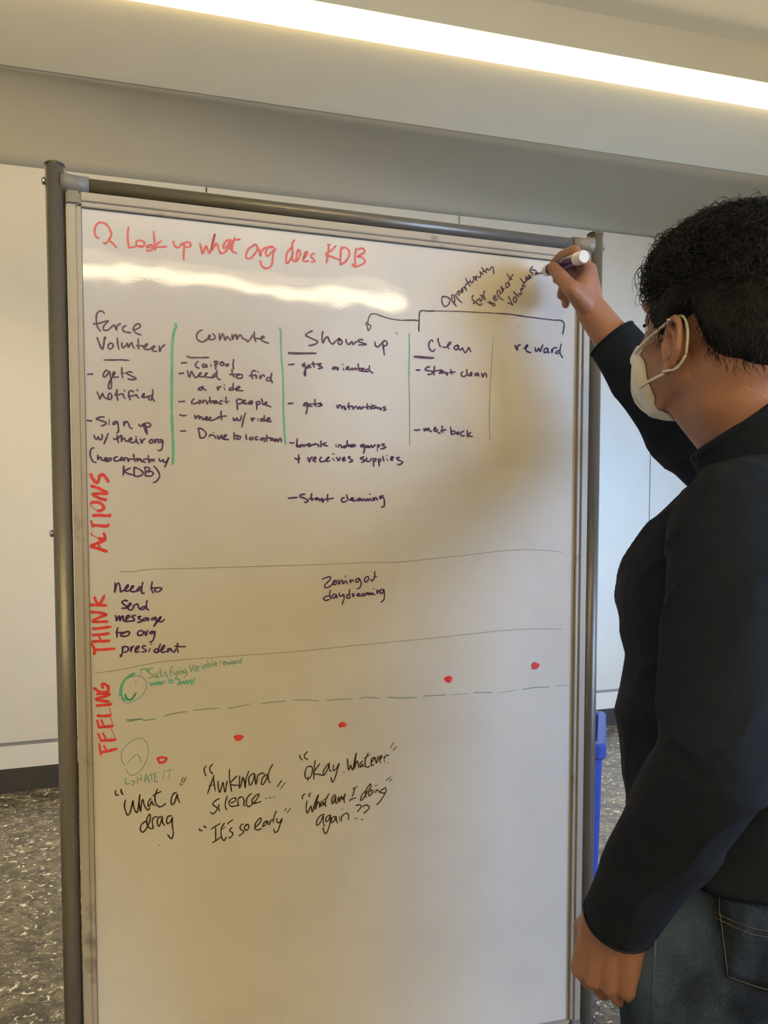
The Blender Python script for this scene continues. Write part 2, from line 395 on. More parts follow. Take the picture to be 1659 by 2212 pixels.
# dark joint line between trim and steel
bm = bmesh.new()
box(bm, FU0-.0002, FU0+.0007, -.0004, .002, FZ0, FZ1); box(bm, FU1-.0008, FU1+.0002, -.0004, .002, FZ0, FZ1); box(bm, FU0, FU1, -.0004, .002, FZ1-.0009, FZ1+.0002)
obj('sealing_line', bm, 'joint_dark', wb)
for x0, x1 in ((FU0-tw-.001, FU0+.0005), (FU1-.0005, FU1+tw+.001)):
    for z0, z1 in ((FZ1-.0005, FZ1+tw+.001), (FZ0-tw-.001, FZ0+.0005)): obj('corner_cap', B(x0, x1, tf-.002, .022, z0, z1, bev=.003), 'grey_plastic', wb)
PR, TR = .0138, .0108; PY = .004
for s, zt in ((-1, 1.9145), (1, 1.9120)):
    x = s*HW
    obj('post', lathe(bmesh.new(), [(0, PR), (1, PR)], (x, PY, .10), (x, PY, zt), 32), 'grey_powder', wb, True)
    obj('post_cap', lathe(bmesh.new(), [(0, PR+.0004), (.6, PR+.0006), (.9, PR-.001), (1, PR-.004)], (x, PY, zt-.0005), (x, PY, zt+.004), 32), 'black_plastic', wb)
    for z in ((1.892, 1.38, .62) if s < 0 else (1.892, .62)):
        obj('bolt', lathe(bmesh.new(), [(0, .0042), (.5, .0058), (.8, .005), (1, .002)], (x+s*(PR-.001), PY, z), (x+s*(PR+.0052), PY, z), 16), 'zinc', wb)
    ft = obj('foot', B(x-.016, x+.016, -.24, .28, .075, .105, bev=.006), 'grey_powder', wb)
    for yy in (-.215, .255):
        cb = bmesh.new(); cone(cb, (x-.011, yy, .032), (x+.011, yy, .032), .032, .032, 24); cone(cb, (x, yy, .05), (x, yy, .08), .008, .008, 12)
        obj('caster', cb, 'black_plastic', wb, True)
for z in (1.892, .453):
    obj('rail', lathe(bmesh.new(), [(0, TR), (1, TR)], (-HW+.02, PY, z), (HW-.02, PY, z), 28), 'grey_powder', wb, True)
    for s in (-1, 1):
        obj('rail_socket', lathe(bmesh.new(), [(0, .0165), (.25, .0140), (.45, TR+.0022), (1, TR+.0018)], (s*(HW-.008), PY, z), (s*(HW-.047), PY, z), 28), 'grey_plastic', wb, True)
obj('lower_rail', lathe(bmesh.new(), [(0, TR), (1, TR)], (-HW+.01, PY, .20), (HW-.01, PY, .20), 24), 'grey_powder', wb, True)
tr = bmesh.new(); box(tr, FU0-.01, FU1+.01, -.055, -.002, FZ0-tw-.012, FZ0-tw-.008, .001); box(tr, FU0-.01, FU1+.01, -.057, -.054, FZ0-tw-.012, FZ0-tw+.004, .001)
obj('pen_tray', tr, 'trim_alu', wb)

# ---- marker writing, stroke by stroke, in tenths of a millimetre on the board face (right, up)
INK = [('pink_writing', None, [('pink', 0.00295, [[596,18173,566,18176,539,18223,538,18298,570,18371,625,18399,686,18390,734,18345,767,18273,766,18223,730,18156,686,18101,656,18117],[736,18157,791,18112,841,18058]])]),
('pink_writing', None, [('pink', 0.00295, [[1017,18376,1003,18280,1004,18179,1015,18098,1031,18078,1124,18109],[1206,18118,1149,18112,1122,18141,1138,18187,1182,18200,1232,18184,1240,18147,1212,18112,1174,18102],[1379,18353,1387,18258,1391,18182,1397,18080],[1331,18112,1281,18109,1281,18132,1338,18148,1375,18135,1343,18074,1286,18056,1280,18074],[1494,18228,1394,18141,1470,18132,1565,18151]])]),
('pink_writing', None, [('pink', 0.00295, [[1669,18237,1668,18211,1693,18162,1731,18151,1783,18197,1781,18223],[1829,18241,1824,18163,1815,18059,1816,17975],[1783,18191,1835,18235,1900,18248,1925,18212,1899,18177,1834,18170]])]),
('pink_writing', None, [('pink', 0.00295, [[2062,18246,2080,18177,2099,18094,2139,18196,2156,18217,2178,18161,2203,18118,2251,18246,2292,18420,2251,18285,2239,18160,2290,18251,2317,18273,2336,18229,2355,18159,2394,18131,2461,18177,2515,18261,2535,18309]]),
 ('pink', 0.00309, [[2534,18354,2461,18327,2421,18257,2418,18217,2460,18235,2514,18313,2530,18327,2520,18248,2539,18204,2555,18179],[2595,18393,2560,18291,2546,18224,2559,18180,2619,18159],[2501,18298,2581,18352,2674,18376]])]),
('pink_writing', None, [('pink', 0.00309, [[2895,18307,2807,18245,2766,18155,2772,18103,2833,18102,2914,18196,2942,18279,2922,18319,2882,18312],[2942,18285,2969,18242,2988,18151,3002,18219,3050,18277,3132,18312,3201,18312],[3187,18304,3119,18297,3080,18240,3077,18173,3111,18170,3173,18236,3228,18288],[3231,18289,3193,18211,3171,18049,3130,17992,3068,17973,3007,18007,2981,18084]])]),
('pink_writing', None, [('pink', 0.00309, [[3532,18460,3497,18390,3496,18269,3503,18250,3475,18173,3419,18087,3392,18111,3406,18233,3448,18298,3483,18335],[3503,18257,3489,18161,3530,18122,3579,18150,3621,18242,3615,18302,3587,18305,3565,18223,3551,18147]])]),
('pink_writing', None, [('pink', 0.00309, [[3670,18179,3726,18252,3733,18294,3698,18276,3670,18179,3683,18140,3753,18154],[3852,18279,3796,18253,3796,18219,3845,18183,3852,18157,3795,18141]])]),
('pink_writing', None, [('pink', 0.00309, [[4065,18443,4115,18448],[4086,18445,4076,18315,4050,18152],[4205,18437,4136,18362,4036,18284,4150,18255,4271,18219],[4293,18433,4281,18295,4275,18151],[4282,18391,4351,18425,4422,18378,4415,18282,4350,18193,4271,18147]])]),
('pink_writing', None, [('pink', 0.00309, [[4545,18432,4523,18320,4523,18155],[4480,18178,4487,18145,4538,18143,4654,18196,4691,18254,4625,18303,4552,18302,4654,18361,4686,18405,4640,18444,4567,18418]])]),
('purple_writing', None, [('purple', 0.00249, [[651,17078,621,17107,577,17103,542,17060,533,16969,547,16880,577,16829,589,16812],[487,16916,539,16916,653,16959,704,16972,652,16916,629,16869,637,16833,694,16838,747,16887,783,16921,800,16891,821,16843,817,16883,849,16931,880,16943],[959,16926,914,16895,905,16863,940,16829,1024,16825],[1064,16866,1136,16899,1163,16937,1146,16962,1101,16951,1060,16893,1073,16848,1117,16815,1174,16800]])]),
('purple_writing', None, [('purple', 0.00249, [[540,16718,577,16612,615,16547,634,16634,647,16730,664,16707]])]),
('purple_writing', None, [('purple', 0.00249, [[734,16651,699,16621,694,16575,724,16561,760,16589,762,16635,734,16651]])]),
('purple_writing', None, [('purple', 0.00249, [[828,16735,831,16640,849,16561],[893,16667,892,16608,913,16591,954,16639,972,16663,980,16600,1012,16653,1034,16677,1047,16628,1068,16593],[1129,16739,1127,16652,1131,16588],[1098,16636,1158,16640,1207,16639,1257,16679,1243,16632,1207,16612,1229,16590,1283,16594,1356,16650,1364,16632,1328,16597,1354,16571,1399,16575],[1432,16660,1440,16568,1464,16630,1514,16679]])]),
('purple_writing', None, [('purple', 0.00249, [[629,16392,774,16401,871,16410,990,16410]])]),
('purple_writing', None, [('purple', 0.00249, [[393,16162,425,16171,473,16174]])]),
('purple_writing', None, [('purple', 0.00249, [[692,16226,657,16242,621,16190,616,16153,638,16141,682,16189,705,16227,717,16160,729,16097,727,15996,704,15972,683,15989,706,16077,761,16171,788,16214,762,16217,748,16171,778,16145,835,16158],[884,16299,885,16225,894,16138],[867,16214,947,16215],[1036,16234,983,16240,956,16215,1008,16186,1088,16145,1034,16124,965,16133]])]),
('purple_writing', None, [('purple', 0.00249, [[524,15917,549,15850,562,15810,585,15870,603,15898,615,15854,658,15819],[685,15857,675,15820,710,15813,733,15860,712,15904,685,15885,680,15839],[814,15969,800,15900,820,15801],[773,15885,817,15887,888,15905,905,15860,927,15834],[907,15970,924,15943],[1049,15941,1013,15962,982,15938,976,15873,1002,15819],[967,15873,1021,15880,1066,15896,1092,15902,1101,15880,1123,15853],[1094,15981,1116,15963],[1159,15874,1195,15889,1200,15931,1173,15893,1186,15866,1235,15878,1276,15898],[1327,15998,1326,15920,1298,15835,1266,15852,1276,15889,1317,15901,1325,15864,1350,15817]])]),
('purple_writing', None, [('purple', 0.00251, [[373,15488,408,15480,441,15482]])]),
('purple_writing', None, [('purple', 0.00251, [[622,15545,574,15547,504,15512,573,15492,647,15464,624,15435,572,15410],[692,15516,686,15433],[810,15489,766,15483,739,15454,756,15441,801,15475,816,15430,818,15347,794,15314],[802,15287,801,15227,818,15168],[739,15229,797,15227,860,15285,859,15229,858,15193,876,15230,903,15240,920,15204,965,15206,1010,15235,992,15253,969,15215,1000,15180,1063,15200,1072,15238,1081,15201,1107,15165],[1064,15275,1082,15266],[1135,15245,1152,15176,1171,15223,1207,15248]])]),
('purple_writing', None, [('purple', 0.00251, [[903,15498,899,15420,907,15461,943,15495,969,15455,986,15405,1021,15395]])]),
('purple_writing', None, [('purple', 0.00251, [[1116,15462,1134,15430,1175,15460,1180,15483,1183,15432,1201,15428],[1193,15474,1201,15391,1235,15314,1228,15392,1202,15475],[1193,15474,1247,15491,1292,15460,1273,15431,1228,15429]])]),
('purple_writing', None, [('purple', 0.00251, [[469,15269,481,15224,511,15216,529,15253,533,15217,568,15209,586,15246,578,15291],[670,15309,643,15230,606,15142]])]),
('purple_writing', None, [('purple', 0.00251, [[1297,15247,1265,15208,1278,15181,1319,15201,1311,15238,1279,15227],[1347,15249,1351,15184,1361,15231,1388,15250],[1452,15243,1406,15237,1392,15204,1424,15200,1461,15235,1461,15169,1450,15103,1417,15074,1390,15081]])]),
('purple_writing', None, [('purple', 0.00251, [[465,15082,426,15066,407,14993,423,14920,452,14875,491,14866],[515,14978,514,14905,536,14942,563,14939,571,14902,615,14904,646,14928,628,14941,610,14917,632,14886,685,14897,707,14920,686,14938,645,14900],[801,14965,756,14945,747,14912,782,14895,835,14915,854,14953,880,14935,862,14907,835,14925],[897,14899,898,14945,942,14942,955,14891,964,14929,1023,14931],[1033,15010,1036,14940,1058,14895],[1022,14926,1103,14943,1076,14904,1130,14943,1139,14907,1156,14893],[1211,14946,1175,14926,1175,14898,1206,14888],[1248,14998,1249,14938,1260,14882],[1220,14942,1283,14934,1338,14941],[1260,14910,1342,14913]])]),
('purple_writing', None, [('purple', 0.00251, [[1406,14957,1419,14915,1456,14926,1465,14945,1474,14898,1520,14919,1548,14980,1519,14891,1486,14829]])]),
('purple_writing', None, [('purple', 0.00251, [[887,14829,881,14760,876,14685],[985,14800,895,14746,939,14715,1019,14694],[1039,14815,1033,14745,1036,14676],[1029,14810,1101,14789,1167,14735,1144,14693,1081,14672,1036,14676],[1191,14820,1199,14750,1198,14685],[1191,14815,1245,14812,1263,14780,1217,14746,1290,14753,1316,14716,1270,14682,1198,14685]])]),
('purple_writing', None, [('purple', 0.00251, [[1327,14838,1381,14774,1411,14691,1369,14615,1310,14580]])]),
('column_line', 'green line right of the volunteer column', [('green', 0.0039, [[1669,17005,1691,16969,1658,16884,1633,16725,1621,16539,1618,16354,1610,16075,1604,15660]]),
 ('green', 0.00395, [[1604,15670,1610,15437,1616,15203,1615,15016,1606,14874]])]),
('purple_writing', None, [('purple', 0.00257, [[2081,16947,2022,16911,1990,16834,2031,16774,2094,16768,2158,16815,2201,16860,2180,16869,2180,16816,2243,16810,2276,16855,2239,16900]])]),
('purple_writing', None, [('purple', 0.00257, [[2340,16913,2345,16807,2372,16873,2399,16907,2425,16813,2458,16874,2484,16849,2516,16814],[2534,16912,2538,16832,2566,16893,2598,16911,2608,16837,2636,16893,2674,16912,2695,16865,2749,16847,2782,16817,2837,16886,2851,16930],[2882,16981,2881,16889,2908,16827],[2881,16889,2957,16873,3035,16901,3013,16921,2985,16886,3012,16845,3111,16817]])]),
('purple_writing', None, [('purple', 0.00257, [[1844,16530,1891,16515,2007,16520,2176,16533],[2011,16465,1974,16420,1979,16378,2026,16359],[2132,16419,2085,16422,2077,16384,2111,16381,2138,16420,2142,16377],[2207,16435,2201,16392],[2255,16459,2271,16482,2281,16418,2275,16359],[2255,16470,2293,16483,2309,16463,2281,16424,2255,16422],[2394,16479,2351,16466,2351,16428,2394,16426,2405,16458,2367,16461],[2469,16452,2432,16439,2442,16418,2475,16431,2469,16452],[1722,16258,1757,16263,1793,16271],[1848,16311,1856,16264,1879,16212,1893,16266,1914,16305,1940,16248,1971,16212,2024,16253,2057,16287,2030,16280,2024,16242,2077,16229,2120,16259,2147,16292,2120,16280,2120,16237,2162,16229,2237,16234,2290,16269,2264,16289,2231,16250,2236,16228],[2297,16344,2290,16269,2311,16217,2348,16203]])]),
('purple_writing', None, [('purple', 0.00257, [[1756,16421,1796,16427,1843,16432]])]),
('purple_writing', None, [('purple', 0.00257, [[2557,16531,2545,16446,2553,16380],[2528,16375,2533,16306,2564,16254],[2489,16292,2581,16298,2652,16307,2597,16266,2613,16240,2678,16250,2690,16294,2657,16302]])]),
('purple_writing', None, [('purple', 0.00257, [[2904,16366,2860,16374,2832,16335,2837,16270,2853,16244],[2793,16289,2876,16305,2903,16307,2908,16253],[2931,16363,2947,16358],[2964,16310,2969,16256,2997,16312,3030,16314,3035,16293],[3152,16355,3140,16267,3162,16202],[3140,16278,3085,16280,3068,16240,3106,16232,3140,16261]])]),
('purple_writing', None, [('purple', 0.00257, [[2070,16080,2022,16056,2011,16028,2053,16031,2081,16086,2085,16054,2128,16024]])]),
('purple_writing', None, [('purple', 0.00257, [[2299,16098,2309,16040,2331,16089,2358,16102],[2401,16088,2411,16046],[2401,16128,2417,16127]])]),
('purple_writing', None, [('purple', 0.00257, [[2547,16161,2541,16112,2546,16059],[2541,16091,2498,16083,2481,16055,2524,16052,2557,16070,2611,16078,2650,16108,2623,16111,2584,16071,2611,16051,2698,16054]])]),
('purple_writing', None, [('purple', 0.00257, [[1709,15835,1756,15834,1803,15843]])]),
('purple_writing', None, [('purple', 0.00257, [[1946,15890,1908,15850,1913,15813,1955,15816,2009,15845,2030,15868,2051,15853,2019,15819,1993,15839],[2077,15822,2088,15871,2126,15862,2141,15820,2157,15853],[2180,15929,2184,15876,2200,15828],[2157,15861,2232,15867,2275,15875,2232,15841,2275,15837,2286,15876,2296,15844,2328,15840],[2377,15886,2339,15868,2334,15835,2371,15826],[2432,15943,2431,15878,2447,15841],[2398,15865,2479,15878]])]),
('purple_writing', None, [('purple', 0.00257, [[2593,15903,2603,15833,2608,15752],[2588,15886,2621,15920,2675,15912,2691,15886,2642,15846,2604,15854],[2620,15844,2707,15876,2730,15910,2697,15892,2702,15854,2773,15863,2806,15897,2844,15894,2828,15855,2784,15858,2817,15882],[2899,15891,2910,15838,2906,15770],[2899,15886,2949,15900,2960,15867,2910,15843],[2982,15945,2999,15908,3004,15859,3048,15866,3070,15889,3048,15894,3037,15855,3070,15846,3137,15822]])]),
('purple_writing', None, [('purple', 0.00257, [[1720,15636,1748,15627,1769,15622,1825,15628]])]),
('purple_writing', None, [('purple', 0.00257, [[1948,15644,1958,15586,1985,15625,2011,15631,2016,15583,2038,15617,2069,15602,2069,15575,2122,15599,2144,15622,2112,15609,2117,15572,2176,15596,2197,15619,2170,15601,2175,15569,2250,15584,2337,15631],[2351,15723,2353,15648,2360,15583],[2299,15623,2358,15637,2434,15649]])]),
('purple_writing', None, [('purple', 0.00257, [[2542,15629,2547,15586,2579,15599,2596,15627,2606,15589,2650,15597,2667,15668],[2733,15714,2705,15632,2671,15483]])]),
('purple_writing', None, [('purple', 0.00257, [[2820,15642,2836,15589,2858,15633,2875,15629],[2925,15636,2930,15593],[3030,15685,3024,15625,3040,15593],[3024,15636,2969,15622,2979,15595,3024,15608,3090,15617,3118,15640,3085,15649,3068,15605,3101,15590,3140,15597]])]),
('purple_writing', None, [('purple', 0.00257, [[1734,15389,1771,15386,1813,15393]])]),
('purple_writing', None, [('purple', 0.00257, [[1991,15432,2035,15440,2099,15399,2119,15347,2087,15302,2033,15289],[2003,15428,2018,15353,2023,15289],[2161,15311,2183,15349,2205,15339,2226,15346,2247,15330,2268,15293],[2221,15385,2237,15384],[2290,15343,2311,15284,2338,15323,2360,15346,2370,15292,2430,15348,2403,15347,2387,15298,2419,15283,2462,15287]])]),
('purple_writing', None, [('purple', 0.00257, [[2550,15397,2549,15332,2554,15288],[2555,15343,2615,15356,2587,15300,2631,15297,2653,15336,2615,15345]])]),
('purple_writing', None, [('purple', 0.00257, [[2741,15377,2735,15339,2745,15290],[2817,15337,2789,15308,2822,15293,2845,15322,2817,15337],[2922,15347,2883,15334,2883,15301,2927,15303],[3010,15334,2966,15315,2977,15294,3016,15323,3026,15268],[3066,15385,3066,15330,3060,15275],[3021,15323,3099,15337,3122,15338,3127,15294,3144,15333],[3161,15334,3144,15300,3188,15308,3183,15335,3199,15281,3222,15326,3244,15282,3267,15327,3295,15328,3294,15279]])]),
('column_line', 'green line right of the commute column', [('green', 0.00264, [[3282,17071,3304,17008,3302,16844,3310,16605,3330,16333,3339,15971]]),
 ('green', 0.00267, [[3336,15969,3337,15716,3352,15441,3367,15232]])]),
('purple_writing', None, [('purple', 0.00267, [[3813,17063,3756,17034,3704,16987,3793,16944,3895,16903,3857,16856,3748,16824]])]),
('purple_writing', None, [('purple', 0.00267, [[3986,17070,3970,16982,3985,16884,4024,16961,4063,16989,4088,16929,4140,16877,4205,16937,4257,16972,4237,16902,4276,16880,4303,16920,4264,16973,4238,16965]])]),
('purple_writing', None, [('purple', 0.00267, [[4368,16974,4374,16925,4414,16890,4466,16944,4486,16895,4525,16936,4552,16950],[4651,16982,4591,16984,4578,16952,4664,16927,4710,16911,4578,16896]])]),
('purple_writing', None, [('purple', 0.00267, [[4857,16966,4863,16910,4910,16888,4977,16956,4991,16944,5004,16856,5018,16762],[4971,16955,5024,16997,5065,16968,5044,16916,4991,16919]])]),
('purple_writing', None, [('purple', 0.00267, [[3418,16697,3488,16691,3875,16716],[3422,16675,3601,16687,3869,16709]])]),
('purple_writing', None, [('purple', 0.00267, [[3417,16506,3461,16509,3518,16519]])]),
('purple_writing', None, [('purple', 0.00267, [[3689,16549,3645,16515,3657,16491,3689,16518,3695,16444,3695,16345,3676,16381,3701,16457,3740,16484,3772,16517,3734,16508,3733,16477,3791,16487],[3823,16576,3823,16527,3842,16491],[3791,16543,3868,16542,3958,16554,3906,16526,3977,16493,3900,16469]])]),
('purple_writing', None, [('purple', 0.00267, [[4171,16518,4139,16491,4165,16480,4204,16507,4171,16518],[4217,16515,4223,16471,4243,16510]])]),
('purple_writing', None, [('purple', 0.00267, [[4321,16509,4327,16472],[4298,16570,4315,16558],[4360,16486,4413,16527,4386,16532,4380,16494,4439,16491,4465,16518,4478,16487,4518,16521,4531,16484],[4571,16594,4577,16525,4597,16476],[4544,16510,4663,16524,4650,16504,4610,16483,4677,16475],[4763,16575,4756,16511,4783,16481,4823,16455],[4756,16517,4703,16508,4696,16476,4743,16479]])]),
('purple_writing', None, [('purple', 0.00267, [[3407,15892,3445,15892,3493,15900]])]),
('purple_writing', None, [('purple', 0.00267, [[3718,15924,3673,15903,3660,15872,3698,15880,3724,15912,3724,15832,3697,15737],[3756,15902,3743,15870,3801,15866],[3711,15843,3756,15895,3788,15903],[3846,15981,3846,15925,3858,15869],[3807,15904,3878,15908,3955,15930,3923,15910,3968,15894,3890,15865]])]),
('purple_writing', None, [('purple', 0.00267, [[4202,15912,4214,15862],[4234,15857,4247,15908,4286,15897,4293,15854],[4345,15894,4313,15886,4365,15857,4332,15843],[4411,15954,4405,15903,4424,15848],[4385,15890,4477,15901,4483,15851,4503,15889,4543,15904],[4543,15898,4563,15861,4596,15900,4609,15857],[4669,15904,4629,15889,4642,15865],[4722,15958,4722,15907,4736,15863],[4689,15892,4769,15915,4782,15872,4803,15904],[4796,15949,4816,15931],[4856,15933,4809,15918,4809,15886,4863,15895,4843,15919],[4876,15921,4896,15890,4930,15905,4950,15867,4970,15900],[5038,15923,4997,15908,5045,15878,4997,15857]])]),
('purple_writing', None, [('purple', 0.00267, [[3428,15272,3466,15267,3504,15275],[3555,15345,3548,15264,3541,15214,3580,15234,3618,15242,3605,15210,3554,15215],[3637,15255,3663,15219,3682,15257],[3695,15239,3772,15267,3720,15258,3746,15222,3784,15242,3862,15276,3823,15250],[3836,15269,3868,15264,3900,15253,3900,15221],[3946,15323,3939,15267,3946,15223],[4030,15295,3965,15268,4056,15240]])]),
('purple_writing', None, [('purple', 0.00267, [[4193,15276,4199,15232],[4232,15227,4245,15265,4278,15260,4297,15223,4330,15256,4337,15218,4390,15271],[4383,15347,4383,15283,4409,15246],[4344,15257,4476,15274,4436,15247,4489,15249,4522,15269,4482,15287]])]),
('purple_writing', None, [('purple', 0.00267, [[4662,15294,4608,15273,4628,15248,4662,15275,4675,15192,4655,15147],[4688,15282,4702,15238,4728,15277],[4755,15278,4735,15246,4775,15253,4795,15286,4809,15248,4862,15295],[4896,15290,4896,15187],[4889,15283,4930,15291,4923,15259,4896,15258],[5024,15314,4970,15299,5045,15257,4950,15225],[4668,15090,4601,15062,4688,15027,4621,14993],[4715,15079,4708,15027,4755,15016,4795,15069],[4822,15070,4829,14993,4835,14935],[4822,15057,4869,15065,4862,15026,4829,15018],[4909,15060,4923,14996,4930,14945],[4909,15053,4950,15061,4950,15022,4916,15021],[4990,15114,4997,15062,5011,15024],[5051,15071,5079,15039],[5058,15129,5072,15116],[5126,15047,5174,15094,5147,15106,5126,15067,5160,15042],[5283,15098,5228,15089,5256,15058,5338,15022,5283,14981,5242,14986]])]),
('purple_writing', None, [('purple', 0.00267, [[3509,15033,3553,15015,3601,15029],[3576,15091,3578,15016,3576,14951]])]),
('purple_writing', None, [('purple', 0.00267, [[3726,15052,3751,14972,3771,15035,3803,15055],[3802,14998,3861,15038,3841,15056,3815,15011,3860,14981]])]),
('purple_writing', None, [('purple', 0.00267, [[3951,15060,3919,15015,3951,14984,4003,14999,4029,15018,4081,15064,4042,15044,4042,14993,4094,15008],[4133,15047,4166,15010],[4133,15123,4166,15114],[4199,15068,4238,15012,4264,15070],[4297,15021,4343,15066,4310,15059,4317,15009,4356,15029],[4435,15082,4396,15068,4475,15020,4409,14992]])]),
('purple_writing', None, [('purple', 0.00271, [[3396,14387,3460,14392,3552,14403],[3677,14455,3613,14448,3594,14416,3677,14386,3728,14356,3690,14324,3670,14330],[3787,14470,3780,14413,3793,14351],[3741,14388,3819,14383,3883,14403,3851,14364,3903,14391,3916,14353,3961,14398,3967,14331,4000,14386],[4053,14463,4046,14406,4052,14345],[4013,14380,4078,14388,4150,14402]])]),
('purple_writing', None, [('purple', 0.00271, [[4335,14412,4288,14398,4288,14353,4328,14341,4374,14368],[4368,14463,4381,14412,4407,14375],[4420,14375,4487,14395,4460,14414,4440,14382,4500,14364,4553,14384],[4607,14410,4560,14397,4573,14365,4607,14398,4627,14366,4660,14399,4687,14367,4721,14400,4734,14368,4768,14407,4794,14369],[4821,14427,4828,14370,4862,14428,4896,14384],[5004,14463,4943,14443,4943,14410,4997,14431,5018,14360,5011,14282,4963,14271]])]),
('purple_writing', None, [('purple', 0.00271, [[4754,14480,4774,14478]])]),
('flow_arrow', 'thin dark bracket and arrow above the columns', [('dark', 0.00184, [[5497,17363,5281,17349,5065,17367,4917,17405,4830,17418,4771,17381,4737,17290,4737,17228],[4694,17259,4724,17201,4744,17138,4786,17212,4744,17241,4717,17270]]),
 ('dark', 0.00221, [[5336,17351,5482,17366,5619,17369],[5629,17197,5617,17214,5624,17361,5640,17522,5776,17537,5925,17552]]),
 ('dark', 0.00149, [[5925,17552,6225,17572,6529,17586,7002,17601]]),
 ('dark', 0.00181, [[7002,17601,7264,17609,7581,17592,7903,17582,8120,17576]]),
 ('dark', 0.00233, [[8120,17576,8250,17581,8311,17545,8317,17478,8292,17341]])]),
('purple_writing', None, [('purple', 0.00223, [[6063,17783,6050,17806,6027,17784,6023,17726,6046,17661,6078,17638,6127,17660,6163,17713,6167,17763,6126,17796,6068,17800],[6190,17790,6217,17734,6286,17657],[6208,17775,6199,17823,6221,17842,6248,17803,6258,17729,6244,17736],[6257,17854,6308,17783,6390,17724],[6289,17848,6307,17899,6334,17918,6343,17886,6325,17835],[6384,17973,6370,17913,6384,17890,6402,17933,6388,17969],[6406,17987,6438,17978,6466,17934,6443,17986,6443,18011],[6447,18140,6479,18081,6534,18011],[6443,18020,6488,18057,6525,18094],[6529,18119,6538,18078,6571,18077,6598,18134,6588,18179,6621,18144,6653,18118,6634,18162,6630,18187,6662,18181,6708,18177,6726,18229,6707,18269,6740,18247,6772,18234],[6739,18343,6781,18301,6837,18261],[6758,18270,6809,18296,6845,18341]]),
 ('purple', 0.00226, [[6839,18340,6853,18312,6890,18324,6932,18374,6955,18335,6967,18256]])]),
('purple_writing', None, [('purple', 0.00226, [[6596,17868,6566,17822,6608,17768,6673,17731,6719,17710,6746,17729,6737,17745],[6585,17728,6626,17752,6681,17812],[6709,17831,6714,17785,6737,17787,6764,17840,6773,17882],[6718,17878,6783,17858,6815,17806,6782,17866,6780,17908,6798,17960],[6857,17776,6904,17768,6951,17726,6988,17729,6988,17758,6941,17767,6895,17759,6908,17798],[6959,17840,7006,17861,6996,17894,6968,17887,6964,17840,6997,17814,7043,17847],[7024,17955,7062,17883,7151,17831],[7029,17922,7033,17973,7070,17989,7089,17944,7085,17918],[7108,17950,7145,18000,7107,18059,7103,18038,7126,17998,7164,18035],[7229,18138,7191,18113,7196,18055,7229,18058,7257,18119,7229,18142,7271,18095],[7213,18280,7256,18229,7308,18192],[7247,18169,7284,18223,7326,18282]])]),
('purple_writing', None, [('purple', 0.00226, [[7240,17907,7279,17842,7322,17765,7289,17784,7227,17796],[7344,17899,7335,17847,7364,17816,7397,17844,7382,17902,7349,17899],[7341,17996,7382,17953,7434,17919],[7429,17974,7458,17955,7486,17979,7471,18054,7514,18050,7504,18117,7532,18119,7556,18092],[7460,18227,7503,18184,7546,18155],[7518,18143,7560,18181,7588,18243,7574,18267,7569,18225,7608,18220,7645,18283,7621,18297,7612,18254,7646,18245,7669,18277],[7701,18454,7663,18420,7644,18368,7683,18346,7693,18304],[7673,18392,7730,18397,7769,18371,7750,18318,7798,18357,7816,18333],[7764,18358,7808,18341]])]),
('purple_writing', None, [('purple', 0.00261, [[5867,17040,5847,17068,5808,17036,5793,16970,5818,16908,5863,16879,5905,16919]])]),
('purple_writing', None, [('purple', 0.00261, [[5962,17102,5962,17056,6002,16962],[6042,16970,6097,16964,6177,17026,6182,17058,6147,17033,6127,16985,6158,16941]])]),
('purple_writing', None, [('purple', 0.00261, [[6294,17011,6253,16985,6254,16948,6299,16941,6329,16999,6299,17016,6340,16954,6370,16937,6400,16976,6431,16913,6462,16906,6492,16955,6512,16994,6533,16958,6556,16922]])]),
('purple_writing', None, [('purple', 0.00261, [[5532,16776,5630,16780,5888,16779],[5537,16765,5680,16762,5868,16764]])]),
('purple_writing', None, [('purple', 0.00261, [[5567,16556,5601,16555,5641,16560]])]),
('purple_writing', None, [('purple', 0.00261, [[5814,16622,5769,16615,5725,16570,5799,16557,5874,16543,5839,16508,5775,16491],[5899,16641,5889,16562,5889,16488],[5869,16552,5969,16572,6029,16580,5979,16526,6029,16543,6044,16577,6049,16531,6089,16556],[6094,16557,6120,16498,6129,16549],[6190,16609,6195,16563,6215,16522],[6155,16546,6210,16559,6271,16568]])]),
('purple_writing', None, [('purple', 0.00261, [[6413,16581,6378,16546,6393,16505,6444,16504,6474,16533],[6479,16623,6484,16571,6515,16517,6577,16563,6556,16576,6536,16537,6577,16521],[6679,16574,6633,16557,6639,16529,6680,16541,6690,16570,6706,16524]])]),
('purple_writing', None, [('purple', 0.00261, [[6752,16579,6778,16510,6798,16567,6834,16574,6845,16509]])]),
('purple_writing', None, [('purple', 0.00262, [[5533,15563,5589,15561,5641,15575]])]),
('purple_writing', None, [('purple', 0.00262, [[5703,15593,5728,15553,5743,15600,5773,15564,5792,15606,5813,15565,5848,15548],[5887,15583,5927,15612,5912,15621,5887,15583,5913,15556,5953,15595,5943,15562,5983,15526,6005,15536],[6038,15654,6038,15594,6048,15538],[6008,15564,6053,15580,6109,15592]])]),
('purple_writing', None, [('purple', 0.00262, [[6189,15642,6200,15563,6213,15507],[6205,15516,6271,15538,6256,15580,6205,15559],[6307,15563,6302,15530,6337,15536,6327,15573,6348,15522],[6434,15582,6378,15552,6389,15500,6450,15508],[6496,15599,6496,15538,6500,15477],[6563,15564,6506,15524,6543,15502,6596,15497]])]),
('purple_writing', None, [('purple', 0.00268, [[7374,17093,7418,17005,7417,17058,7449,17098,7480,17105]])]),
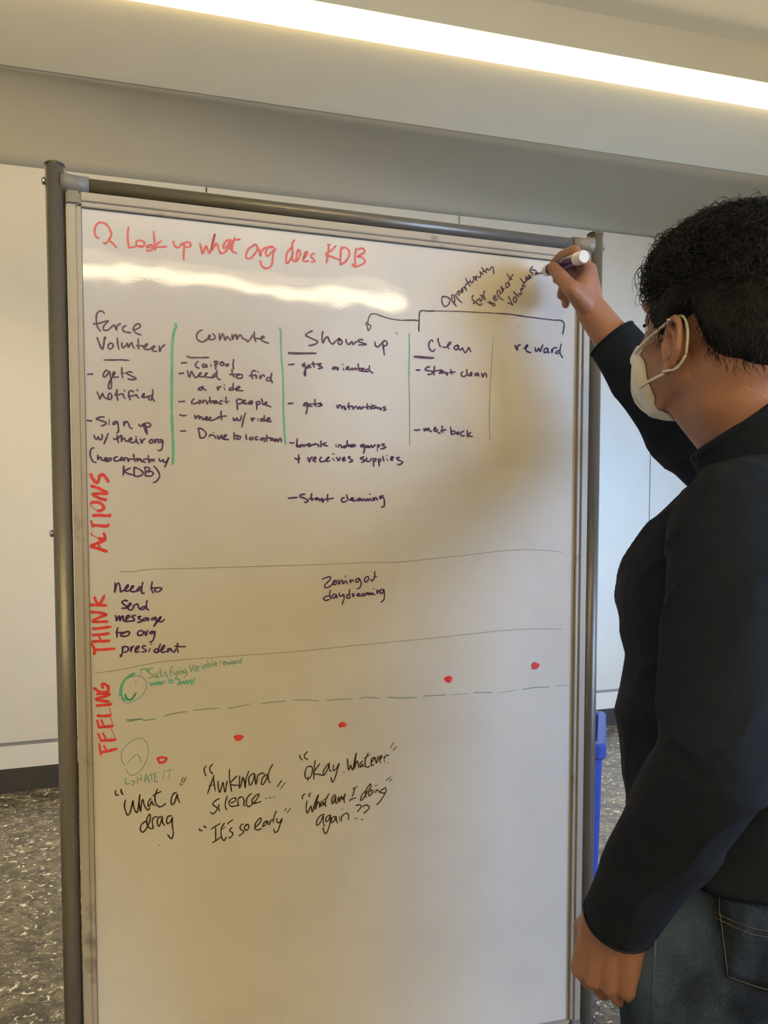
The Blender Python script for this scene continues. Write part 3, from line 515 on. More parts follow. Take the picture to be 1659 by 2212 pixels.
('purple_writing', None, [('purple', 0.00268, [[7539,17042,7608,17081,7608,17114,7576,17078,7588,17022,7631,16992,7679,16988]])]),
('purple_writing', None, [('purple', 0.00268, [[7758,17082,7775,17016,7813,17038,7828,17077,7856,17017,7882,17071,7908,17135],[7996,17084,7942,17066,7937,17008,7996,17022,8006,17085,8007,17032,8035,17005],[8083,17076,8086,17008,8099,17067,8137,17104,8180,17097],[8267,17176,8246,17087,8247,17010,8298,16941],[8241,17067,8181,17044,8160,17009,8204,17007,8241,17048]])]),
('column_line', 'green line left of the clean column', [('green', 0.00203, [[5448,17146,5451,17010,5455,16828,5449,16690,5446,16391]]),
 ('greypen', 0.00121, [[5446,16405,5455,16084,5460,15716,5458,15300]])]),
('column_line', 'thin grey line left of the reward column', [('greypen', 0.00123, [[6970,17186,6946,16930,6932,16694,6929,16479]]),
 ('greypen', 0.00105, [[6923,16494,6910,16162,6905,15782,6916,15498,6932,15460]])]),
('axis_word', 'red word ACTIONS written sideways', [('red', 0.00472, [[412,14693,431,14634,472,14575,500,14567,521,14606,536,14660,565,14688,599,14674,638,14621,660,14577],[414,14515,487,14492,566,14458,642,14412,525,14401,435,14390,524,14332,626,14307],[410,14265,483,14272,545,14255,584,14208,578,14166,521,14141,492,14147],[431,14071,519,14075,610,14071,668,14074,679,14090],[404,13987,425,13901],[423,13925,516,13920,625,13912,648,13939],[580,13806,596,13752,581,13722,535,13722,501,13728],[391,13617,489,13656,604,13707],[388,13608,498,13572,623,13530],[494,13656,521,13584]]),
 ('red', 0.00135, [[410,14265,392,14246,425,14193,487,14150],[501,13728,456,13752,395,13787,421,13817]])]),
('axis_word', 'red word THINK written sideways', [('red', 0.00428, [[347,12724,481,12716,601,12711],[430,12840,445,12782,482,12730,515,12753,571,12861],[371,12615,479,12604,566,12585,587,12568,489,12529,390,12474,504,12463,612,12463],[393,12357,502,12365,655,12384],[386,12262,500,12268,631,12281],[384,12165,514,12166,634,12168],[481,12248,504,12172],[370,12136,409,12049,408,11968],[409,12037,550,12038,709,12045]])]),
('axis_word', 'red word FEELING written sideways', [('red', 0.00453, [[524,11447,509,11500,547,11507,596,11467,600,11403,539,11377,469,11392,394,11454],[435,11359,534,11360,621,11344,522,11308,418,11279,521,11247,608,11234],[427,11180,536,11182,646,11194],[435,11025,533,11014,631,11020],[458,10846,551,10846,656,10852],[430,10953,453,10841],[493,10955,524,10860],[482,10635,586,10634,696,10638],[440,10748,479,10641],[511,10750,553,10648],[478,10454,588,10469,710,10496],[454,10590,472,10419],[524,10550,561,10471]]),
 ('red', 0.00174, [[606,11141,637,11040],[623,10988,656,10863],[625,10813,696,10644]])]),
('purple_writing', None, [('purple', 0.00259, [[727,13054,729,12985,716,12904,737,12985,765,13045,792,13033,802,12968,805,12915,832,12927,887,12959,923,13003,912,13019,872,12967,883,12926,933,12934,989,12982,997,13002,973,12998,953,12950,964,12917,1011,12916,1066,12932,1109,12964,1090,12989,1050,12948,1042,12924],[1134,13058,1122,12996,1112,12915,1128,12886,1155,12890]])]),
('purple_writing', None, [('purple', 0.00259, [[1276,13068,1263,13003,1266,12938,1289,12888],[1243,12962,1326,12970,1413,12964,1396,12928,1341,12904,1309,12929,1326,12961]])]),
('purple_writing', None, [('purple', 0.00259, [[907,12771,869,12784,822,12756,867,12707,902,12670,816,12663],[894,12698,945,12705,953,12734,930,12730,913,12665,936,12632,975,12644],[983,12656,1007,12712,1054,12720,1062,12679,1081,12646],[1193,12779,1180,12709,1190,12644,1218,12631],[1179,12685,1124,12678,1092,12645,1124,12637,1171,12669]])]),
('purple_writing', None, [('purple', 0.00259, [[722,12559,736,12514,736,12470,759,12514,779,12550,790,12472,810,12521,834,12545,844,12471,863,12463],[871,12479,927,12535,911,12555,880,12519,883,12462,925,12461,1003,12476,981,12517,958,12534,1020,12553],[1051,12528,1098,12531,1059,12507,1097,12465,1089,12445,1042,12442],[1184,12512,1129,12489,1121,12465,1176,12472,1208,12504,1207,12459],[1319,12518,1271,12502,1255,12478,1294,12477,1322,12501,1326,12443,1285,12366,1309,12411,1374,12475,1398,12524,1366,12492,1365,12451,1405,12441,1449,12482]])]),
('purple_writing', None, [('purple', 0.00259, [[757,12367,740,12303,743,12213],[725,12291,798,12289,868,12295,907,12306,926,12281,898,12241,828,12231,790,12252,844,12284,899,12307]])]),
('purple_writing', None, [('purple', 0.00259, [[1126,12304,1071,12310,1043,12270,1062,12236,1117,12251,1134,12292],[1150,12300,1168,12229,1189,12299,1201,12307],[1307,12291,1260,12297,1224,12273,1251,12260,1299,12287,1295,12230,1266,12148,1218,12129],[1237,12095,1257,12095]])]),
('purple_writing', None, [('purple', 0.00259, [[817,12072,820,12006,795,11917,786,11950],[809,12048,856,12075,903,12053,894,12004,839,11981],[946,12068,941,11986,957,12051,989,12079],[1003,12008,1059,12048,1052,12072,1012,12041,1011,11983,1066,11990],[1162,12073,1122,12074,1114,12046,1161,12011,1160,11987,1097,11980],[1224,12034,1207,11977]])]),
('purple_writing', None, [('purple', 0.00259, [[1384,12099,1355,12030,1342,11964],[1359,12021,1303,12015,1287,11982,1326,11964,1366,11988,1414,12011,1447,12068,1415,12061,1390,12003,1406,11962,1462,11976],[1494,12025,1486,11963,1526,12024,1550,11981,1590,11963,1607,12013],[1644,12103,1631,12029,1650,11953],[1595,12055,1688,12044,1760,12045]])]),
('purple_writing', None, [('purple', 0.00231, [[3953,13077,4016,13105,4092,13117,4083,13068,3999,12986,4003,12945,4049,12944,4125,12993,4185,13050],[4159,13059,4130,13026,4146,12988,4185,12996,4202,13042,4168,13058],[4232,13074,4236,12992,4270,13049,4295,13057,4304,12999,4338,13040,4355,13040,4381,12994],[4424,13073,4428,13015,4458,13064,4483,13039],[4578,13092,4527,13072,4522,13030,4561,13030,4587,13080,4613,13013,4595,12938,4543,12913]])]),
('purple_writing', None, [('purple', 0.00231, [[4338,13107,4360,13135]])]),
('purple_writing', None, [('purple', 0.00231, [[4734,13120,4682,13095,4673,13037,4699,13024,4743,13070,4738,13116],[4777,13074,4795,13044,4830,13069,4851,13111],[4856,13203,4843,13161,4865,13115],[4825,13111,4891,13110]])]),
('purple_writing', None, [('purple', 0.00231, [[4091,12898,4078,12828,4099,12749],[4074,12804,4006,12796,3972,12756,4014,12730,4074,12746],[4167,12839,4125,12811,4124,12770,4167,12773,4184,12827,4201,12764],[4244,12855,4239,12809,4269,12792,4303,12825,4316,12817,4320,12750,4286,12659],[4415,12907,4414,12832,4423,12765],[4414,12823,4371,12816,4371,12766,4423,12765],[4462,12839,4479,12781,4492,12839],[4530,12805,4586,12829,4561,12834,4552,12796,4604,12800],[4656,12837,4621,12820,4630,12795,4673,12803,4673,12841,4682,12795],[4703,12853,4708,12811,4734,12852,4747,12810,4777,12848,4786,12810,4812,12843,4829,12818,4856,12809],[4825,12914,4843,12910],[4886,12897,4891,12833,4917,12884,4943,12841],[5005,12899,4952,12891,4943,12841,4987,12841,5005,12899,5018,12806,5005,12722,4956,12685]])]),
('row_line', 'thin grey row line above the think row', [('greypen', 0.00095, [[787,13224,972,13223,1284,13258,2059,13273,3006,13297,3993,13322,4762,13350,5289,13358,5991,13423,6656,13489,7225,13552,7807,13564,8343,13521]])]),
('row_line', 'thin grey row line under the think row', [('greypen', 0.00095, [[418,11685,593,11696,902,11739,1351,11815,1671,11836,2512,11868,3485,11902,4242,11956,5024,12007,5832,12049,6666,12114,7238,12151,7824,12162,8363,12137]])]),
('smiley', 'green smiling face sketch', [('greendim', 0.00113, [[864,11569,927,11599,1013,11614,1100,11585,1161,11517,1160,11425,1095,11310,995,11237,895,11197,821,11220,786,11287],[912,11476,931,11481],[1012,11543,1005,11478],[1028,11359,996,11341,958,11265]]),
 ('green', 0.00316, [[995,11654,915,11619,840,11557,782,11430,768,11314],[964,11629,852,11569,801,11455,787,11352,822,11259,883,11243]]),
 ('greendark', 0.00281, [[848,11336,865,11270,908,11248,952,11265,996,11335]])]),
('green_writing', None, [('greendim', 0.0015, [[1075,11612,1077,11703],[1271,11728,1208,11711,1201,11652,1250,11630,1250,11585,1187,11568],[1319,11641,1288,11616,1287,11576,1319,11588,1326,11640,1331,11575,1350,11587],[1371,11717,1376,11638,1388,11585,1407,11598],[1345,11653,1402,11663],[1420,11649,1432,11596],[1425,11695,1430,11686],[1477,11654,1439,11636,1489,11594,1451,11576],[1567,11736,1529,11711,1533,11579],[1515,11646,1566,11657],[1579,11656,1597,11603,1642,11667,1629,11588,1590,11537],[1655,11666,1667,11613],[1656,11712,1675,11705],[1680,11612,1687,11671,1712,11657,1718,11611],[1764,11688,1725,11663,1744,11623,1770,11661,1776,11595,1730,11557]]),
 ('green', 0.00193, [[1077,11700,1121,11714,1177,11709,1189,11692,1164,11680],[1217,11501,1235,11454,1261,11492,1273,11459,1298,11504],[1324,11503,1304,11471,1336,11469,1336,11509,1348,11469],[1361,11508,1367,11461,1386,11500,1399,11466],[1425,11531,1424,11465],[1399,11506,1450,11510],[1514,11553,1513,11488,1538,11473],[1501,11521,1558,11519,1551,11479,1525,11487],[1602,11536,1666,11527,1639,11455,1678,11447],[1672,11494,1678,11454,1697,11486,1716,11459],[1723,11505,1742,11451,1762,11509],[1774,11469,1806,11488,1787,11502,1774,11469,1806,11448],[1845,11519,1819,11487,1857,11459,1831,11440],[1884,11550,1877,11458],[1845,11499,1897,11517]])]),
('green_writing', None, [('greendim', 0.0015, [[1823,11765,1840,11645,1881,11763],[1912,11735,1892,11683,1918,11649,1938,11721,1912,11735],[1944,11714,1956,11640],[1944,11694,1977,11726],[1997,11745,2009,11678],[1990,11779,2001,11772],[2068,11756,2029,11731,2035,11684,2074,11715,2068,11756,2087,11695],[2095,11821,2113,11714,2152,11726,2146,11759,2113,11747],[2160,11839,2172,11718],[2191,11738,2237,11756,2218,11783,2192,11751,2211,11717,2250,11729],[2290,11794,2296,11707],[2296,11767,2329,11792],[2342,11738,2382,11770,2362,11784,2342,11752,2368,11724],[2395,11783,2414,11729,2434,11768,2454,11734,2468,11794],[2501,11786,2480,11753,2500,11739,2520,11785,2527,11738],[2540,11784,2547,11744],[2547,11771,2574,11797],[2654,11841,2620,11802,2626,11741],[2613,11795,2580,11783,2580,11749,2620,11768]])]),
('dash', None, [('greenline', 0.0015, [[851,10934,952,10936,1095,10941],[863,10905,952,10919,1095,10937],[915,10928,1095,10930],[1101,10920,1164,10913,1290,10930]])]),
('dash', None, [('greenline', 0.0015, [[1406,10959,1582,10998,1768,11014]])]),
('dash', None, [('greenline', 0.00117, [[1862,11026,2020,11037,2288,11041]])]),
('dash', None, [('greenline', 0.00117, [[2397,11041,2466,11033,2626,11058,2759,11085]])]),
('dash', None, [('greenline', 0.0012, [[2938,11079,3134,11093,3351,11102]])]),
('dash', None, [('greenline', 0.0012, [[3455,11111,3680,11100,3892,11074]])]),
('dash', None, [('greenline', 0.0012, [[3994,11074,4240,11081,4457,11075]])]),
('dash', None, [('greenline', 0.0012, [[4566,11080,4707,11093,4934,11066]])]),
('dash', None, [('greenline', 0.0012, [[5067,11075,5345,11050,5594,11048]])]),
('dash', None, [('greenline', 0.0012, [[5703,11063,5890,11065,6133,11063]])]),
('dash', None, [('greenline', 0.0012, [[6223,11058,6537,11069]])]),
('dash', None, [('greenline', 0.0012, [[6639,11080,6844,11070,6994,11058]])]),
('dash', None, [('greenline', 0.0012, [[7098,11047,7482,11088]])]),
('dash', None, [('greenline', 0.0012, [[7570,11083,7836,11114,8111,11107]])]),
('dash', None, [('greenline', 0.0012, [[8213,11124,8462,11123]])]),
('frown_face', 'faint green frowning face sketch', [('greendim', 0.00115, [[819,10222,781,10295,767,10387,792,10469,864,10555,967,10619,1062,10633,1133,10587,1171,10501,1173,10400,1144,10277,1070,10149,990,10079,911,10065,864,10106,834,10175],[855,10248,899,10303,963,10365,1011,10378,1041,10334,1056,10262],[934,10513,940,10510],[1044,10497,1050,10492]])]),
('green_writing', None, [('greendim', 0.00168, [[831,10025,834,9933,893,9945],[909,9977,964,9956,920,9901],[1005,10036,1003,9928],[1053,10066,1067,9965],[1004,9982,1064,9998],[1114,9936,1132,10060,1186,9921],[1123,9985,1163,9995],[1204,10071,1222,9935],[1180,10039,1244,10060],[1260,10067,1266,9932,1314,9945],[1260,10067,1304,10076],[1263,9999,1303,10013]])]),
('green_writing', None, [('greendim', 0.00168, [[1409,10106,1387,9964],[1441,10091,1522,10110],[1493,10091,1475,9966]])]),
('black_writing', None, [('black', 0.00221, [[680,9850,675,9796,694,9766,717,9776],[758,9860,765,9806,786,9770]])]),
('black_writing', None, [('black', 0.00221, [[822,9684,804,9593,830,9474,857,9442,893,9502,932,9666,938,9581,964,9495,992,9472,1013,9575,1038,9753,1022,9616,1043,9480,1053,9588,1078,9670,1097,9584,1131,9514,1159,9494,1179,9526],[1206,9680,1161,9621,1160,9553,1184,9560,1213,9633,1228,9581,1260,9557],[1304,9815,1266,9721,1269,9603,1316,9535,1372,9538,1425,9576],[1230,9711,1287,9745,1359,9772]])]),
('black_writing', None, [('black', 0.00221, [[1593,9736,1540,9715,1507,9624,1518,9547,1559,9577,1601,9709,1608,9641,1640,9566]])]),
('black_writing', None, [('black', 0.00221, [[1178,9429,1137,9361,1135,9277,1155,9225,1190,9196,1226,9201,1216,9303,1241,9369,1305,9371],[1120,9321,1056,9276,1035,9194,1070,9148,1118,9194,1176,9307,1189,9390,1178,9429],[1350,9380,1296,9329,1295,9253,1315,9222,1344,9274,1370,9373,1368,9289,1400,9226],[1515,9368,1458,9365,1433,9300,1448,9247,1498,9285,1523,9342,1517,9232,1532,9103,1518,9019,1494,9004,1446,9073]])]),
('black_writing', None, [('black', 0.00221, [[1694,9969,1669,9899],[1652,9879,1650,9846],[1743,9970,1701,9888],[1689,9864,1676,9849]])]),
('black_writing', None, [('black', 0.00221, [[1314,8916,1322,8913]])]),
('black_writing', None, [('black', 0.0021, [[2054,10127,2025,10084,2029,10015,2052,9963]])]),
('black_writing', None, [('black', 0.0021, [[2160,10149,2116,10107,2115,10038,2158,9990],[2177,9963,2117,9809,2070,9674],[2163,9955,2176,9834,2193,9708],[2088,9797,2185,9814],[2239,9869,2238,9789,2261,9678,2291,9765,2316,9838,2330,9752,2348,9675,2369,9789,2384,9857],[2422,10044,2419,9885,2451,9682],[2541,9930,2428,9814,2486,9779,2564,9773],[2580,9922,2579,9822,2578,9721,2614,9819,2634,9898,2658,9815,2667,9719,2683,9864,2729,9991],[2813,9954,2733,9890,2732,9779,2761,9767,2807,9854,2822,9943,2831,9842,2841,9760,2861,9849,2872,9919],[2872,9909,2942,9944,2981,9921],[3118,10072,3067,9985,3041,9886,3055,9793,3080,9776],[3021,9918,2951,9862,2930,9773,2960,9755,3011,9837,3031,9907]])]),
('black_writing', None, [('black', 0.0021, [[3262,9795,3221,9739,3190,9699]])]),
('black_writing', None, [('black', 0.0021, [[3320,9757,3246,9661]])]),
('black_writing', None, [('black', 0.0021, [[2260,9583,2182,9545,2152,9488,2219,9432,2189,9364,2141,9344,2117,9371],[2254,9488,2239,9440,2257,9373]])]),
('black_writing', None, [('black', 0.0021, [[2382,9612,2351,9510,2350,9440,2369,9383],[2434,9493,2503,9517,2513,9566,2454,9561,2405,9505,2433,9442,2502,9436,2571,9445],[2551,9447,2552,9543,2611,9578,2650,9514,2640,9444,2664,9432],[2770,9620,2700,9560,2684,9460,2718,9407,2778,9442,2838,9497,2889,9584,2859,9597,2789,9532,2778,9462,2838,9457,2923,9475]])]),
('black_writing', None, [('black', 0.0021, [[2993,9524,3018,9517],[3053,9529,3083,9522],[3139,9532,3141,9522]])]),
('black_writing', None, [('black', 0.0021, [[1941,9123,1941,9098,1984,9084]])]),
('black_writing', None, [('black', 0.0021, [[2009,9167,2018,9141,2047,9128]])]),
('black_writing', None, [('black', 0.0021, [[2119,9096,2187,9134,2260,9173],[2191,9114,2190,8994,2189,8904],[2135,8869,2194,8903,2282,8955],[2333,9176,2283,9095,2277,8985,2301,8902,2330,8894,2360,8942],[2273,9066,2342,9114],[2386,9150,2401,9179,2465,9213],[2449,9089,2410,9042,2463,8997,2438,8939,2394,8923]])]),
('black_writing', None, [('black', 0.0021, [[2627,9132,2587,9106,2582,9056,2635,9010,2610,8972,2561,8942],[2686,9127,2656,9089,2655,9039,2685,9020,2720,9063,2706,9115,2671,9098]])]),
('black_writing', None, [('black', 0.0021, [[2824,9052,2895,9117,2925,9185,2895,9198,2835,9133,2819,9043,2864,9008,2934,9032],[3020,9146,2965,9120,2944,9061,2984,9078,3025,9145,3030,9094,3060,9081],[3172,9295,3136,9216,3115,9106],[3055,9081,3085,9150,3116,9157],[3181,9171,3176,9121,3216,9096,3267,9163,3226,9054,3195,8965,3144,8940,3125,8998]])]),
('black_writing', None, [('black', 0.0021, [[3329,9321,3309,9282],[3406,9320,3344,9248]])]),
('black_writing', None, [('black', 0.00206, [[3564,10197,3569,10152,3608,10105],[3693,10244,3642,10186,3653,10135,3703,10117]])]),
('black_writing', None, [('black', 0.00206, [[3765,9987,3697,9992,3657,9928,3651,9827,3696,9785,3752,9831,3776,9941,3753,9999],[3702,9835,3701,9745],[3821,10089,3804,9939,3797,9771],[3900,10027,3798,9889,3809,9860,3877,9849,3950,9821],[4065,10026,4002,9969,3956,9882,3967,9825,4025,9911,4059,10010,4059,9919,4093,9883],[4133,9993,4127,9903,4173,9911,4231,10008,4196,9898,4161,9776,4115,9695,4087,9782]])]),
('black_writing', None, [('black', 0.00206, [[4299,9844,4317,9852]])]),
('black_writing', None, [('black', 0.00206, [[4369,10077,4380,9963,4392,9883,4427,9960,4438,9925,4467,9877,4496,10045,4526,10163,4502,10011,4485,9898,4531,10020,4554,9984,4566,9904],[4636,10018,4589,9970,4601,9912,4630,9967,4642,9932,4665,9919],[4736,10148,4683,10032,4683,9929,4718,9904,4765,9923],[4660,10056,4765,10112],[4777,9979,4835,10032,4824,10067,4788,10024,4788,9933,4835,9941],[4853,10065,4877,9960,4906,10084],[4930,10002,4971,10068,4948,10082,4930,10025,4953,9955],[5007,10054,5019,9961],[5013,10031,5048,10080,5096,10082],[5072,9958,5082,9945]])]),
('black_writing', None, [('black', 0.00206, [[5179,10295,5125,10207]])]),
('black_writing', None, [('black', 0.00206, [[5236,10222,5170,10156]])]),
('black_writing', None, [('black', 0.00206, [[3650,9541,3605,9506,3604,9450]])]),
('black_writing', None, [('black', 0.00206, [[3745,9545,3711,9514,3734,9481]])]),
('black_writing', None, [('black', 0.00206, [[3683,9421,3665,9321,3682,9212,3738,9314,3750,9313,3772,9221,3818,9386,3875,9511,3835,9362,3817,9262,3863,9382,3886,9358,3891,9284],[3937,9398,3908,9356,3920,9304,3954,9374,3965,9317],[4057,9513,4000,9416,3988,9315,4011,9301],[3954,9408,4034,9441]])]),
('black_writing', None, [('black', 0.00206, [[4160,9487,4108,9429,4108,9327,4148,9391,4166,9469,4165,9356,4183,9331],[4194,9330,4217,9442,4234,9350,4264,9450,4286,9391,4333,9489,4310,9389,4321,9331]])]),
('black_writing', None, [('black', 0.00206, [[4449,9554,4548,9591],[4501,9578,4478,9488,4454,9427],[4402,9358,4460,9387,4513,9396]])]),
('black_writing', None, [('black', 0.00206, [[4770,9619,4706,9538,4682,9425,4705,9394],[4694,9504,4623,9442,4600,9352,4635,9360,4717,9480,4776,9567,4770,9619],[4788,9520,4741,9466,4752,9408,4800,9450,4788,9520],[4829,9505,4835,9458],[4859,9456,4882,9500,4912,9486,4930,9450],[5048,9533,4965,9493,4953,9448,5036,9441,5048,9509],[5036,9441,4941,9299,4876,9247]])]),
('black_writing', None, [('black', 0.00206, [[4841,9578,4894,9582]])]),
('black_writing', None, [('black', 0.00206, [[4518,9262,4565,9275,4611,9242,4565,9183,4541,9156],[4635,9234,4694,9263,4752,9212,4705,9159,4652,9118]])]),
('black_writing', None, [('black', 0.00206, [[4500,9046,4541,9038]])]),
('black_writing', None, [('black', 0.00206, [[4605,9018,4635,9013]])]),
('black_writing', None, [('black', 0.00206, [[5126,9705,5048,9654],[5153,9669,5102,9630]])]),
('black_writing', None, [('black', 0.00206, [[4274,9232,4286,9214]])]),
('black_writing', None, [('black', 0.00206, [[3976,9168,3908,9152,3845,9067,3844,8988,3907,9039,3953,9148,3953,9035,3975,8964],[4079,9148,4010,9120,3998,9042,4044,9060,4079,9136,4067,9001,4032,8890,3997,8837,3963,8874,3952,8944],[4159,9117,4101,9089,4095,9010,4147,9050,4170,9116,4182,9024,4205,8999],[4228,9105,4239,9030],[4262,9016,4274,9107,4355,9151,4390,9107,4384,9039]])]),
('board_speck', None, [('dark', 0.00154, [[7430,17412,7439,17405]])]),
('board_speck', None, [('dark', 0.00154, [[5223,17139,5239,17125]])])]
def stroke(V, Fc, pts, wd, lift):
    P = catmull([(p[0], p[1], 0) for p in pts], 4) if len(pts) > 2 else [Vector((*p, 0)) for p in pts]
    Q = [P[0]]
    for p in P[1:]:
        if (p-Q[-1]).length > wd*.12: Q.append(p)
    if len(Q) < 2: Q.append(Q[0]+Vector((wd*.3, 0, 0)))
    n = len(Q); b0 = len(V); h = wd/2
    for i, p in enumerate(Q):
        t = (Q[min(i+1, n-1)]-Q[max(i-1, 0)]); t = t.normalized() if t.length else Vector((1, 0, 0)); s = Vector((-t.y, t.x, 0))
        wv = h*(1+.10*math.sin(i*.9+p.x*90))
        if i == 0: p = p - t*h*.5; wv *= .62
        if i == n-1: p = p + t*h*.5; wv *= .62
        V += [(p.x+s.x*wv, lift, p.y+s.y*wv), (p.x-s.x*wv, lift, p.y-s.y*wv)]
    for i in range(n-1): k = b0+2*i; Fc.append((k, k+1, k+3, k+2))
lift = -.0004; names = {}
for (nm, lab, groups) in INK:
    V, Fc, ms, mi = [], [], [], []
    for (colr, wd, strokes) in groups:
        if colr not in ms: ms.append(colr)
        for st in strokes:
            f0 = len(Fc); stroke(V, Fc, [(st[i]/1e4-HW, st[i+1]/1e4) for i in range(0, len(st), 2)], wd, lift); mi += [ms.index(colr)]*(len(Fc)-f0); lift -= 2e-7
    o = obj(nm, (V, Fc), ['ink_'+m for m in ms], wb); o.data.polygons.foreach_set('material_index', mi)
    if lab: tag(o, lab)
DOTS = [(0.1378, 1.0274, 0.0081, 0.0062, 0.5, 'red ring shaped dot beside the frowning face'), (0.2569, 1.0549, 0.0077, 0.0051, 0, 'red dot above the awkward quote'), (0.4287, 1.0652, 0.0071, 0.0045, 0, 'pointed red dot above the okay quote'), (0.6168, 1.1334, 0.0073, 0.006, 0, 'red dot lower of the two at the right'), (0.7826, 1.1502, 0.0078, 0.0066, 0, 'highest red dot, near the right edge')]
for (cx, cz, rx, rz, hole, lab) in DOTS:
    n = 22; V, Fc = [], []
    for k in range(n):
        a = 2*PI*k/n; q = 1+.09*math.sin(3*a+cx*50)+.05*math.sin(5*a); V.append((cx-HW+rx*q*math.cos(a), -.0007, cz+rz*q*math.sin(a)))
        V.append((cx-HW+rx*hole*math.cos(a)*1.1, -.0007, cz+rz*hole*.7*math.sin(a)) if hole else (cx-HW+rx*.01*math.cos(a), -.0007, cz+rz*.01*math.sin(a)))
    for k in range(n): Fc.append((2*k, 2*k+1, (2*k+3) % (2*n), (2*k+2) % (2*n)))
    tag(obj('red_dot', (V, Fc), 'ink_red', wb), lab)

# ------------------------------------------------------------------ blue recycling bin
def bin_():
    t = thing('recycling_bin', 'slim bright blue recycling bin standing on the floor behind the right post', 'bin', (.623, 2.84, 0), R(-15))
    w0, l0, w1, l1, H = .115, .22, .142, .285, .76     # half sizes at bottom and top
    def ring(bm, hw, hl, z, r=.03, n=5):
        P = []
        for (sx, sy_, a0) in ((1, 1, 0), (-1, 1, 90), (-1, -1, 180), (1, -1, 270)):
            for k in range(n+1):
                a = R(a0+90*k/n); P.append(bm.verts.new((sx*(hw-r)+r*math.cos(a), sy_*(hl-r)+r*math.sin(a), z)))
        return P
    def skin(bm, rings):
        for a, b in zip(rings, rings[1:]):
            n = len(a)
            for k in range(n): bm.faces.new((a[k], a[(k+1) % n], b[(k+1) % n], b[k]))
    bm = bmesh.new(); rs = [ring(bm, w0, l0, 0), ring(bm, w1-.012, l1-.012, H-.05), ring(bm, w1-.024, l1-.024, H-.05), ring(bm, w0-.012, l0-.012, .02)]
    skin(bm, rs); bm.faces.new(rs[0][::-1]); bm.faces.new(rs[-1]); obj('body', bm, 'bin_blue', t)
    bm = bmesh.new(); rs = [ring(bm, w1-.006, l1-.006, H-.052), ring(bm, w1, l1, H-.045), ring(bm, w1, l1, H-.008), ring(bm, w1-.006, l1-.006, H), ring(bm, w1-.026, l1-.026, H), ring(bm, w1-.030, l1-.030, H-.008), ring(bm, w1-.026, l1-.026, H-.06)]
    skin(bm, rs); n = len(rs[0])
    for k in range(n): bm.faces.new((rs[-1][k], rs[-1][(k+1) % n], rs[0][(k+1) % n], rs[0][k]))
    obj('rim', bm, 'bin_blue', t)
bin_()

# ------------------------------------------------------------------ the person writing
pr = thing('person', 'person in dark navy sweatshirt and jeans with white face mask, writing at the board', 'person', (0.475, 1.030, 0))
PO = pr.location.copy()
def W(p): return Vector(p) - PO
TH = R(30); Ft = Vector((-math.cos(TH), math.sin(TH), 0)); Lt = Vector((-math.sin(TH), -math.cos(TH), 0))
TP = R(55); Fp = Vector((-math.cos(TP), math.sin(TP), 0)); Lp = Vector((-math.sin(TP), -math.cos(TP), 0))   # the hips are turned further towards the board
# torso sections: z, centre x, centre y, half depth (front-back), half width
TOR = [(0.975, 0.475, 1.03, 0.14, 0.176), (1.02, 0.475, 1.03, 0.15, 0.18), (1.08, 0.475, 1.03, 0.16, 0.184), (1.15, 0.469, 1.03, 0.162, 0.184), (1.225, 0.475, 1.03, 0.156, 0.183), (1.29, 0.469, 1.03, 0.168, 0.19), (1.34, 0.471, 1.03, 0.16, 0.187), (1.385, 0.475, 1.03, 0.138, 0.17), (1.42, 0.481, 1.03, 0.108, 0.13), (1.45, 0.485, 1.03, 0.07, 0.085)]
def loft(bm, secs, F_, L_, grow=0, seg=40, p=2.3):
    rings = []
    for (z, cx, cy, a, b) in secs:
        a += grow; b += grow; r = []
        for k in range(seg):
            t = 2*PI*k/seg; c, s = math.cos(t), math.sin(t)
            v = W((cx, cy, z)) + F_*a*math.copysign(abs(c)**(2/p), c) + L_*b*math.copysign(abs(s)**(2/p), s)
            r.append(bm.verts.new(v))
        rings.append(r)
    for q, r in zip(rings, rings[1:]):
        for k in range(seg): bm.faces.new((q[k], q[(k+1) % seg], r[(k+1) % seg], r[k]))
    bm.faces.new(rings[0][::-1]); bm.faces.new(rings[-1])
J = {'head': (0.3915, 0.982, 1.6182),
 'neck': (0.485, 0.975, 1.43),
 'col': (0.428, 0.985, 1.508),
 'shL': (0.365, 0.865, 1.38),
 'elL': (0.3274, 0.8, 1.1528),
 'wrL': (0.2725, 0.955, 0.9164),
 'cuL': (0.2751, 0.945, 0.9237),
 'knL': (0.2699, 0.985, 0.8261),
 'shR': (0.56, 1.165, 1.405),
 'elR': (0.4818, 1.335, 1.5384),
 'foR': (0.436, 1.35, 1.6032),
 'wrR': (0.3366, 1.375, 1.747),
 'cuR': (0.3694, 1.365, 1.6963),
 'hipL': (0.38999999999999996, 1.0, 0.86),
 'kn_L': (0.385, 0.99, 0.47),
 'anL': (0.415, 0.98, 0.09),
 'toL': (0.27499999999999997, 1.09, 0.03),
 'hipR': (0.5499999999999999, 1.085, 0.86),
 'kn_R': (0.5549999999999999, 1.06, 0.47),
 'anR': (0.565, 1.0, 0.09),
 'toR': (0.505, 1.12, 0.03)}
J = {k: W(v) for k, v in J.items()}
HY, HP = R(57), R(6)
F0 = Vector((-math.cos(HY), math.sin(HY), 0)); Lh = Vector((-math.sin(HY), -math.cos(HY), 0)); Uh = Vector((0, 0, 1))
Fh = (F0*math.cos(HP)+Uh*math.sin(HP)); Uh = Lh.cross(Fh)*-1
if Uh.z < 0: Uh = -Uh
HM = Matrix((Fh, Lh, Uh)).transposed()
HC = J['head']
def H(f, l, u): return HC + HM @ Vector((f, l, u))

